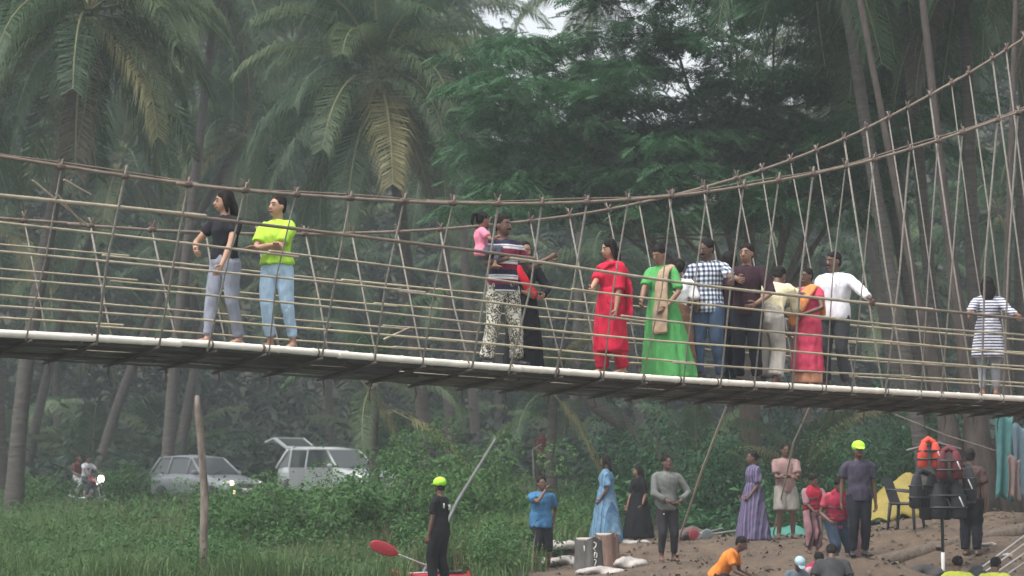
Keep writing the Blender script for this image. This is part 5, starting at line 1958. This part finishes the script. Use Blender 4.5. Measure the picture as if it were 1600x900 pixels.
def motorbike(loc, yaw):
    root = link("motorbike", None, label="dark motorbike with its headlight on carrying two riders", cat="motorbike", loc=tuple(loc), rz=math.radians(yaw))
    for y in (-.68, .62):
        ring_ = [V3(0, y + .26 * math.cos(a), .30 + .26 * math.sin(a)) for a in np.linspace(0, 2 * math.pi, 21)]
        w = MB().tube(ring_, .045, 8, ref=V3(1, 0, 0)).build("wheel", M_TYRE, root)
        MB().tube([V3(-.07, y, .30), V3(.07, y, .30)], .05, 8).build("hub", M_RIM, w)
        for k in range(5):
            a = k * 2 * math.pi / 5
            MB().tube([V3(0, y, .30), V3(0, y + .24 * math.cos(a), .30 + .24 * math.sin(a))], .014, 5).build("spoke", M_RIM, w)
    for s in (-1, 1):
        MB().tube([V3(s * .09, -.68, .30), V3(s * .08, -.42, .95)], .022, 7).build("fork", M_CHROME, root)
        MB().tube([V3(s * .12, .62, .30), V3(s * .11, .45, .72)], .028, 7).build("shock_absorber", M_BLACK, root)
    red = plain("motorbike_paint", (0.16, 0.02, 0.025, 1), .3, .1, bumps=0)
    MB().tube([V3(0, -.42, .80), V3(0, -.2, .86), V3(0, .05, .80)], [(.10, .09), (.15, .13), (.11, .09)], 12, ref=V3(1, 0, 0)).build("fuel_tank", red, root)
    MB().tube([V3(0, .0, .79), V3(0, .35, .80), V3(0, .75, .86)], [(.11, .05), (.14, .055), (.10, .04)], 10, ref=V3(1, 0, 0)).build("seat", M_BLACK, root)
    MB().tube([V3(0, -.40, .82), V3(0, -.25, .38), V3(0, .25, .36), V3(0, .55, .75)], .035, 7).build("frame", M_BLACK, root)
    MB().box((0, -.02, .45), (.24, .34, .30), None, .06).build("engine", M_RIM, root)
    MB().tube([V3(-.13, -.1, .30), V3(-.16, .3, .28), V3(-.17, .72, .36)], [.025, .03, .045], 8).build("exhaust", M_CHROME, root)
    MB().tube([V3(-.36, -.36, 1.02), V3(-.18, -.42, 1.04), V3(0, -.44, .98), V3(.18, -.42, 1.04), V3(.36, -.36, 1.02)], .014, 7).build("handlebar", M_BLACK, root)
    hl = MB().ball((0, -.54, .90), (.11, .08, .11), nu=14, nv=10).build("headlight", M_BLACK, root)
    MB().ball((0, -.60, .90), (.125, .05, .125), nu=14, nv=8).build("lamp_glass", M_HEADB, hl)
    MB().box((0, -.66, .60), (.12, .30, .03), rot('X', -12), .01).build("mudguard", red, root)
    for s in (-1, 1):
        MB().tube([V3(s * .3, -.38, 1.03), V3(s * .36, -.40, 1.20)], .007, 5).build("mirror_stem", M_BLACK, root)
        MB().ball((s * .37, -.40, 1.23), (.06, .015, .04)).build("mirror", M_BLACK, root)
    return root


mg = on_ground(140, 84.0)
MY = 52
motorbike(mg, MY)
Rm = rot('Z', MY)
HB = {s: mg + Rm @ V3(s * .33, -.38, 1.04) for s in (-1, 1)}
person("motorbike driver in white shirt", 1.66, mg + Rm @ V3(0, .14, 0), MY, SK_D, 'short', hR=W(HB[-1]), hL=W(HB[1]), pel=(0, 0, .555), lean=(10, 0),
       fR=(-.10, -.12, .19), fL=(.10, -.12, .19), knee=(0, -1, .3), voxel=.018, group="motorbike riders",
       wear=[('shirt', cloth((0.38, 0.39, 0.42, 1)), dict(sleeve=.7)), ('pants', cloth((0.04, 0.04, 0.055, 1)))])
person("motorbike passenger in dark red shirt", 1.64, mg + Rm @ V3(0, .55, 0), MY, SK_D, 'short', hR=(-.10, -.20, .62), hL=(.10, -.20, .62), pel=(0, 0, .58), lean=(6, 0),
       fR=(-.11, -.10, .22), fL=(.11, -.10, .22), knee=(0, -1, .3), voxel=.018, group="motorbike riders",
       wear=[('shirt', cloth((0.10, 0.035, 0.035, 1)), dict(sleeve=.7)), ('pants', cloth((0.40, 0.42, 0.44, 1)))])

# ------------------------------------------------------------------ posts, stumps, bags, boats on the bank
def thing_tube(name, label, cat, pts, R, mat, n=10, **kw):
    base = np.asarray(pts[0], float)
    return MB().tube([np.asarray(p) - base for p in pts], R, n).build(name, mat, label=label, cat=cat, loc=tuple(base), **kw)


M_POST = plain("lichened_post", (0.17, 0.14, 0.115, 1), .9, .65, 6.0, bumps=.9, stretch=(2, 2, .6), bd=.03)
P = []
for f, px in ((0, 316), (.12, 319), (.3, 318), (.5, 320), (.68, 316), (.82, 313), (.93, 309), (1, 308)):
    P.append(at(px, 935 + (620 - 935) * f, 40.2))
P[0] = np.array([P[0][0], 40.2, gz(P[0][0], 40.2) - .3])
thing_tube("wooden_post", "weathered crooked wooden post standing in the grass before the cars", "post", P, [.074, .070, .064, .068, .058, .062, .052, .038], M_POST)

M_GPOLE = plain("grey_pole", (0.13, 0.13, 0.135, 1), .6, .3, 5)
pa, pb = at(650, 895, 41.4), at(774, 686, 44.5)
thing_tube("leaning_pole", "long grey pole slanting up behind the man in black", "pole", [pa - V3(0, 0, .25), pa * .5 + pb * .5 + V3(0, 0, .03), pb], [.029, .027, .022], M_GPOLE)
M_SROPE = plain("stay_rope", (0.40, 0.36, 0.30, 1), .8, .2, 20)
pa, pb = at(1058, 828, 46.0), None
tt0 = hit(1140, 640, DW)[0]
thing_tube("stay_rope", "pale rope slanting from bridge deck down behind the man in grey", "rope", [V3(pa[0], 46, gz(pa[0], 46.) - .05), at(1097, 735, 39.0), bp(tt0, DW, deck_far_z(tt0) - .06)], [.019, .018, .016], M_SROPE, 7)
tt0 = hit(1268, 640, DW)[0]
pa = on_ground(1205, 47.0)
thing_tube("stay_rope", "short pale rope from the deck down beside the pink-shirted man", "rope", [pa, at(1240, 692, 41.0), bp(tt0, DW, deck_far_z(tt0) - .06)], [.016, .015, .013], M_SROPE, 7)


def stump(label, px, Y, r, h, mat, top, marks=False):
    g = on_ground(px, Y)
    rs = np.random.default_rng(int(px))
    n, rows = 44, 9
    v, f = [], []
    ph = rs.uniform(0, 6, 4)
    for i in range(rows + 1):
        q = i / rows
        for j in range(n):
            a = 2 * math.pi * j / n
            k = r * (1 + .26 * (1 - q) ** 2 + .06 * math.sin(5 * a + ph[0]) + .045 * math.sin(9 * a + ph[1] + q) + .02 * math.sin(17 * a + q * 3) + rs.normal(0, .008))
            v.append((k * math.cos(a), k * math.sin(a), -.15 + (h + .15) * q + (.03 * math.sin(3 * a + ph[2]) if i == rows else 0)))
    for i in range(rows):
        for j in range(n):
            f.append((i * n + j, i * n + (j + 1) % n, (i + 1) * n + (j + 1) % n, (i + 1) * n + j))
    f.append(tuple(range(n - 1, -1, -1)))
    root = link("tree_stump", None, label=label, cat="stump", loc=tuple(g))
    b_ = MB().add(v, f)
    b_.build("bark", mat, root)
    MB().tube([V3(0, 0, h - .035), V3(0, 0, h + .018)], [r * .93, r * .92], 24, rounded=False).build("cut_face", top, root)
    if marks:                                             # scrawled white paint on the side toward the river
        def stroke(pts):
            P = []
            for a, z in pts:
                an = -math.pi / 2 + a
                P.append(V3((r * 1.09 + .012) * math.cos(an), (r * 1.09 + .012) * math.sin(an), z * h))
            MB().tube(P, .010, 5).build("paint_mark", M_WHITE, root)
        stroke([(-.28, .78), (-.26, .62)])
        stroke([(.40, .90), (.58, .86), (.50, .74), (.36, .70), (.52, .62)])
        stroke([(.45, .58), (.62, .54), (.60, .40), (.42, .42), (.45, .56)])
        stroke([(.42, .34), (.56, .32), (.50, .20), (.40, .16), (.52, .10)])
    return root


M_CUT = plain("sawn_wood", (0.42, 0.38, 0.33, 1), .8, .2, 9)
M_STG = plain("grey_stump", (0.105, 0.10, 0.095, 1), .9, .35, 5, bumps=.9, stretch=(3, 3, .6), bd=.03)
M_STB = plain("brown_stump", (0.20, 0.125, 0.10, 1), .9, .35, 5, bumps=.9, stretch=(3, 3, .6), bd=.03)
stump("grey tree stump with white painted marks, nearest the boy in blue", 918, 41.8, .21, .50, M_STG, M_CUT, True)
stump("brown tree stump behind the grey painted one", 947, 43.2, .20, .60, M_STB, M_CUT)


def sack(label, px, Y, l, w, h, rz, col, seed, dz=0.0, name="sandbag", cat="sandbag", group="white sandbags on the bank"):
    g = on_ground(px, Y)
    r_ = np.random.default_rng(seed)
    n, rows = 18, 14
    v, f = [], []
    for i in range(rows + 1):
        q = i / rows * 2 - 1
        e = (1 - abs(q) ** 3.5) ** .5 if abs(q) < 1 else 0
        for j in range(n):
            a = 2 * math.pi * j / n
            k = 1 + .16 * math.sin(2 * a + seed + 3 * q) + .13 * math.sin(6 * q + 2 * a + seed) + .06 * math.sin(13 * q - 3 * a) + r_.normal(0, .03)
            z = math.sin(a) * h / 2 * (e * .85 + .15) * k
            v.append((q * l / 2, math.cos(a) * w / 2 * (e * .6 + .4) * k, max(z, -h * .34) + h * .34))
    for i in range(rows):
        for j in range(n):
            f.append((i * n + j, i * n + (j + 1) % n, (i + 1) * n + (j + 1) % n, (i + 1) * n + j))
    f += [tuple(range(n - 1, -1, -1)), tuple(rows * n + j for j in range(n))]
    return MB().add(v, f).build(name, col, label=label, cat=cat, group=group, loc=tuple(g + V3(0, 0, dz - .03)), rz=math.radians(rz))


M_SACK = plain("white_sack", (0.36, 0.33, 0.31, 1), .85, .38, 7, bumps=.6, bd=.03)
M_SACKD = plain("dark_sack", (0.04, 0.035, 0.035, 1), .8, .3, 9, bumps=.6)
sack("white sandbag just right of the boy in blue, upper of two", 874, 44.2, .62, .32, .18, 8, M_SACK, 1, .12)
sack("white sandbag lowest of the pile beside the grey stump", 874, 43.9, .75, .38, .18, 4, M_SACK, 3, 0)
sack("white sandbag lying in front of the stumps, nearest the bottom edge", 938, 40.6, .8, .36, .15, 6, M_SACK, 5, 0)
sack("white sandbag right of the brown stump on the sand", 985, 41.0, .55, .36, .2, -10, M_SACK, 6, .02)
sack("flat white sandbag by the feet of the woman in black", 992, 46.5, .62, .25, .10, 6, M_SACK, 8)
sack("dark sack left of the boy's legs at the grass edge", 812, 44.6, .5, .36, .28, 0, M_SACKD, 9, 0, "dark_sack", "sack", None)
sack("dark brown bundle on the sand between grey man and red vest", 1075, 46.0, .7, .4, .28, 6, plain("brown_bundle", (0.10, 0.07, 0.065, 1), .9, .4), 10, 0, "cloth_bundle", "bundle", None)
sack("black lumpy sack on the sand at lower right, left of the striped pole", 1440, 39.6, .62, .45, .24, 0, M_SACKD, 11, 0, "black_sack", "sack", None)
sack("dark bag on the ground at the right edge under the pink figure", 1590, 45.5, .5, .4, .45, 20, M_SACKD, 12, 0, "dark_bag", "bag", None)

# kayak and paddle
def kayak(label, g, rz, col, L=3.2):
    root = link("kayak", None, label=label, cat="kayak", loc=tuple(g), rz=math.radians(rz))
    secs = []
    for i in range(15):
        q = i / 14 * 2 - 1
        e = max(.02, (1 - abs(q) ** 2.4)) ** .75
        up_ = .16 * abs(q) ** 3
        secs.append([V3(q * L / 2, math.cos(a) * .36 * e, .17 + up_ + math.sin(a) * (.17 if math.sin(a) < 0 else .11) * (e * .7 + .3)) for a in np.linspace(0, 2 * math.pi, 15)[:-1]])
    loft(MB(), secs).build("hull", col, root)
    ring_ = [V3(.42 * math.cos(a) + .1, .22 * math.sin(a), .285) for a in np.linspace(0, 2 * math.pi, 25)]
    MB().tube(ring_, .022, 6).build("cockpit_rim", M_BLACK, root)
    MB().box((.05, 0, .27), (.5, .3, .05), None, .02).build("seat", M_BLACK, root)
    MB().tube([V3(-.9, .1, .29), V3(-.5, -.15, .30)], .012, 5).build("deck_cord", M_WHITE, root)
    return root


M_KRED = plain("kayak_red", (0.40, 0.025, 0.045, 1), .4, .12, 4, bumps=.05)
kayak("red kayak pulled up at the bottom edge by the man in black", on_ground(690, 40.9) + V3(0, 0, -.10), 50, M_KRED, 2.4)


M_SHAFT = plain("paddle_shaft", (0.32, 0.32, 0.33, 1), .4, .2, 9, bumps=0)


def paddle(label, a, b_, col, both=False, group=None):
    a, b_ = np.asarray(a, float), np.asarray(b_, float)
    root = link("paddle", None, label=label, cat="paddle", group=group, loc=tuple(a))
    d = unit(b_ - a)
    L = np.linalg.norm(b_ - a)
    MB().tube([V3(0, 0, 0), d * L], .014, 7).build("shaft", M_SHAFT, root)
    sd = unit(np.cross(d, V3(0, 1, 0)))
    for o, s in ((V3(0, 0, 0), -1), (d * L, 1))[:2 if both else 1]:
        MB().tube([o, o + d * s * .10, o + d * s * .26, o + d * s * .42, o + d * s * .48], [(.02, .012), (.085, .010), (.105, .010), (.08, .008), (.03, .005)], 12, ref=sd).build("blade", col, root)
    return root


paddle("red-bladed paddle raised from the grass left of the man in black", at(622, 866, 40.5), at(690, 893, 40.7), M_KRED)
for i, (x0, y0, x1, y1) in enumerate(((1540, 893, 1612, 842), (1553, 897, 1622, 850), (1535, 886, 1606, 833), (1570, 900, 1630, 858))):
    a, b_ = at(x0, y0, 39.2 + .1 * i), at(x1, y1, 40.4 + .1 * i)
    paddle(("white-shafted paddle second from top in the stack at the lower right corner", "white-shafted paddle third from top in the lower right stack",
            "topmost white-shafted paddle of the stack at the lower right corner", "lowest white-shafted paddle, cut by the lower right corner")[i], a, b_, M_BLACK,
           group="stacked paddles at the right edge")
paddle("red paddle lying on the sand behind the orange boy", on_ground(1090, 45.6) + V3(0, 0, .12), on_ground(1128, 46.8) + V3(0, 0, .16), M_KRED)
paddle("pale grey paddle lying behind the orange boy, right of the red one", on_ground(1112, 45.4) + V3(0, 0, .10), on_ground(1160, 46.6) + V3(0, 0, .14), plain("grey_blade", (0.25, 0.28, 0.30, 1), .5, .2))

# crumpled sheets
def tarp(name, label, cat, px, Y, l, w, h, col, seed, rz=0, group=None):
    r_ = np.random.default_rng(seed)
    g = on_ground(px, Y)
    n = 30
    v, f = [], []
    ph = r_.uniform(0, 6, 6)
    for i in range(n):
        for j in range(n):
            x, y = (i / (n - 1) * 2 - 1), (j / (n - 1) * 2 - 1)
            d = min(1, math.hypot(x, y * .95))
            z = h * (1 - d ** 2.2) * (.72 + .2 * math.sin(4 * x + ph[0] + y) + .13 * math.sin(7 * y + ph[1] + 2 * x)) + .05 * h * math.sin(13 * x + 9 * y + ph[2])
            v.append((x * l / 2, y * w / 2, max(z, -.02 * d)))
    for i in range(n - 1):
        for j in range(n - 1):
            f.append((i * n + j, (i + 1) * n + j, (i + 1) * n + j + 1, i * n + j + 1))
    m = MB().add(v, f)
    o = m.build(name, col, label=label, cat=cat, group=group, loc=tuple(g + V3(0, 0, .01)), rz=math.radians(rz))
    s = o.modifiers.new("thickness", 'SOLIDIFY')
    s.thickness = .02
    return o


tarp("yellow_tarp", "heap under a yellow tarpaulin behind the black chair", "tarpaulin", 1402, 46.5, 1.7, 1.3, .80, plain("yellow_tarp", (0.24, 0.185, 0.032, 1), .7, .25, 6, bumps=.5, bd=.04), 3)
tarp("green_sheet", "crumpled teal green sheet on the sand behind the pink-shirted man", "sheet", 1222, 47.0, 1.2, .7, .24, plain("teal_sheet", (0.035, 0.16, 0.125, 1), .7, .25, 6), 4)


def plastic_chair(label, g, rz):
    root = link("plastic_chair", None, label=label, cat="chair", loc=tuple(g), rz=math.radians(rz))
    for x_ in (-.22, .22):
        for y in (-.2, .22):
            MB().tube([V3(x_ * 1.12, y * 1.12, 0), V3(x_ * .95, y * .95, .42)], [(.022, .028), (.032, .045)], 8).build("leg", M_BLACK, root)
    MB().box((0, 0, .43), (.50, .48, .05), None, .02).build("seat", M_BLACK, root)
    bk = MB()
    slab(bk, [V3(-.23, .20, .44), V3(.23, .20, .44), V3(.21, .34, .86), V3(-.21, .34, .86)], .03)
    bk.build("backrest", M_BLACK, root, False)
    for s in (-1, 1):
        MB().tube([V3(s * .25, -.20, .42), V3(s * .28, -.18, .62), V3(s * .28, .16, .66), V3(s * .24, .26, .66)], [(.02, .03)] * 4, 8).build("armrest", M_BLACK, root)
    return root


plastic_chair("black plastic chair standing in front of the yellow heap", on_ground(1414, 43.0), 62)

# rack with life jackets
gk = on_ground(1470, 40.5)
rack = link("jacket_rack", None, label="pole rack hung with life jackets left of the thick tree", cat="rack", loc=tuple(gk))
topz = at(1462, 690, 40.5)[2] - gk[2]
MB().tube([V3(0, 0, -.3), V3(0, 0, .28)], .03, 8).build("white_foot", M_WHITE, rack)
MB().tube([V3(0, 0, .28), V3(-.02, 0, topz)], .026, 8).build("pole", M_BLACK, rack)
MB().tube([V3(-.55, 0, topz - .14), V3(-.06, -.03, topz - .02), V3(.30, 0, topz - .12)], .02, 7).build("arm", M_GPOLE, rack)


def hung_jacket(label, x, y, z, rz, col, s=1.0):
    root = link("life_jacket", None, label=label, cat="life jacket", group="life jackets hanging on the rack", loc=tuple(gk + V3(x, y, z)), rz=math.radians(rz))
    for q in (-1, 1):
        MB().tube([V3(q * .13 * s, 0, -.02), V3(q * .15 * s, .0, -.22 * s), V3(q * .15 * s, .01, -.50 * s)], [(.07 * s, .055), (.12 * s, .07), (.12 * s, .06)], 10, ref=V3(1, 0, 0)).build("front_panel", col, root)
    MB().tube([V3(-.12 * s, .03, 0), V3(0, .07, .06), V3(.12 * s, .03, 0)], .05, 8).build("collar", col, root)
    for z_ in (-.18, -.36):
        MB().tube([V3(0, -.001, z_ * s - .015), V3(0, -.001, z_ * s + .015)], [(.285 * s, .078)] * 2, 16, ref=V3(1, 0, 0), rounded=False).build("strap", M_BLACK, root)
    MB().tube([V3(.16 * s, -.085, -.20 * s), V3(.22 * s, -.075, -.34 * s)], .012, 5).build("reflective_strip", M_WHITE, root)
    return root


M_LJO = plain("orange_red_nylon", (0.66, 0.07, 0.04, 1), .7, .15, 9)
M_LJR = plain("dark_red_nylon", (0.12, 0.016, 0.024, 1), .7, .2, 9)
M_LJK = plain("black_nylon", (0.02, 0.022, 0.027, 1), .8, .25, 9)
hung_jacket("bright orange-red life jacket on top of the rack", -.22, -.16, topz - .02, 8, M_LJO, .72)
hung_jacket("dark red life jacket beside the orange one", .08, -.20, topz - .16, -10, M_LJR, .80)
hung_jacket("black life jacket hanging lowest on the left of the rack", -.28, .0, topz - .52, 20, M_LJK)
hung_jacket("black life jacket hanging under the dark red one", .08, -.08, topz - .66, -6, M_LJK, 1.05)
hung_jacket("black life jacket on the right side of the rack by the tree", .30, .06, topz - .40, -30, M_LJK)
hung_jacket("black life jacket at the back of the rack's middle", -.08, .12, topz - .70, 5, M_LJK)

# hanging cloths at the right edge
def curtain(name, label, px0, px1, py0, py1, Y, col, seed):
    r_ = np.random.default_rng(seed)
    a, b_ = at(px0, py0, Y), at(px1, py0, Y)
    z1 = at(px0, py1, Y)[2]
    n, rows = 40, 14
    v, f = [], []
    for i in range(rows + 1):
        q = i / rows
        for j in range(n):
            s = j / (n - 1)
            p = a * (1 - s) + b_ * s
            tw = 1 - .45 * math.sin(q * math.pi) * .6
            x_ = (s - .5) * tw * (b_[0] - a[0])
            v.append((x_, .03 * math.sin(s * 10 + q * 2 + seed) * (.4 + q), (z1 - a[2]) * q + .05 * math.sin(s * 6)))
    for i in range(rows):
        for j in range(n - 1):
            f.append((i * n + j, (i + 1) * n + j, (i + 1) * n + j + 1, i * n + j + 1))
    o = MB().add(v, f).build(name, col, label=label, cat="cloth", loc=tuple((a + b_) / 2))
    o.modifiers.new("thickness", 'SOLIDIFY').thickness = .012
    return o


curtain("hanging_cloth", "teal cloth hanging beside the thick tree at the right edge", 1553, 1583, 648, 780, 43.5, cloth((0.065, 0.165, 0.165, 1)), 1)
curtain("hanging_cloth", "grey-blue cloth hanging at the extreme right edge", 1580, 1606, 665, 775, 44.0, cloth((0.11, 0.16, 0.19, 1)), 2)
curtain("hanging_cloth", "pale pink cloth hanging right of the teal one", 1574, 1594, 715, 780, 43.2, cloth((0.18, 0.135, 0.125, 1)), 5)
ca, cb = at(1400, 648, 41.0), at(1556, 704, 43.4)
thing_tube("clothes_line", "thin grey line running from the bridge down to the teal cloth", "rope", [ca, (ca + cb) / 2 + V3(0, 0, -.04), cb], .010, M_SROPE, 5)

la, lb_ = on_ground(1352, 41.3), on_ground(1640, 43.2)
thing_tube("fallen_log", "long dark log lying across the sand at lower right", "log", [la + V3(0, 0, .06), la * .6 + lb_ * .4 + V3(0, 0, .09), lb_ + V3(0, 0, .10)], [.12, .15, .16], M_BARK)
for i, (px, Y) in enumerate(((1392, 41.8), (1448, 41.0), (1462, 41.9), (1380, 40.4))):
    g = on_ground(px, Y)
    sack(("dark driftwood piece on the sand just left of the black chair legs", "dark driftwood stick left of the striped pole", "dark driftwood stick right behind the striped pole", "dark driftwood piece nearest the log end")[i], px, Y, .34, .10, .09, 20 + 35 * i, M_BARK, 40 + i, .0, "driftwood", "driftwood", "driftwood near the black chair")
for i, (px, Y, l) in enumerate(((1541, 42.0, .32), (1570, 41.5, .16))):
    sack(("white litter scrap on the slope right of the man in black trousers", "tiny white litter scrap below the teal cloth")[i], px, Y, l, .10, .06, 30, M_SACK, 60 + i, .02, "litter", "litter", None)

# scattered leaf litter, twigs and crumbs on the sand
lr = np.random.default_rng(9)
n = 2600
Yv = lr.uniform(37, 51, n)
px = lr.uniform(760, 1680, n)
X = (px - 800) / F * Yv
kp = lr.random(n) < sandy(X, Yv)
X, Yv = X[kp], Yv[kp]
n = len(X)
lf_ = blade_leaf(.085, .04)
v, t_ = scatter(lf_[0], lf_[1], np.stack([X, Yv, ground(X, Yv) + .012], -1), lr.uniform(0, 6.28, n), lr.normal(0, .2, n), lr.normal(0, .3, n), lr.uniform(.4, 2.0, n))
link("leaf_litter", array_mesh("leaf_litter", v, t_, M_LITTER), label="dry leaves and crumbs littering the sand", cat="leaf litter", kind="stuff")

# ------------------------------------------------------------------ the hazy air
M_HAZE = bpy.data.materials.new("haze")
M_HAZE.use_nodes = True
nt = M_HAZE.node_tree
nt.nodes.clear()
ho = nt.nodes.new("ShaderNodeOutputMaterial")
hv = nt.nodes.new("ShaderNodeVolumePrincipled")
hv.inputs["Color"].default_value = (0.86, 0.94, 0.96, 1)
hv.inputs["Density"].default_value = HAZE
hv.inputs["Anisotropy"].default_value = 0.0
nt.links.new(hv.outputs[0], ho.inputs["Volume"])
MB().box((0, 100, 22), (640, 330, 50)).build("haze", M_HAZE, None, False, kind="stuff", label="thin pale haze filling the air under the trees", cat="haze")

finish_people()
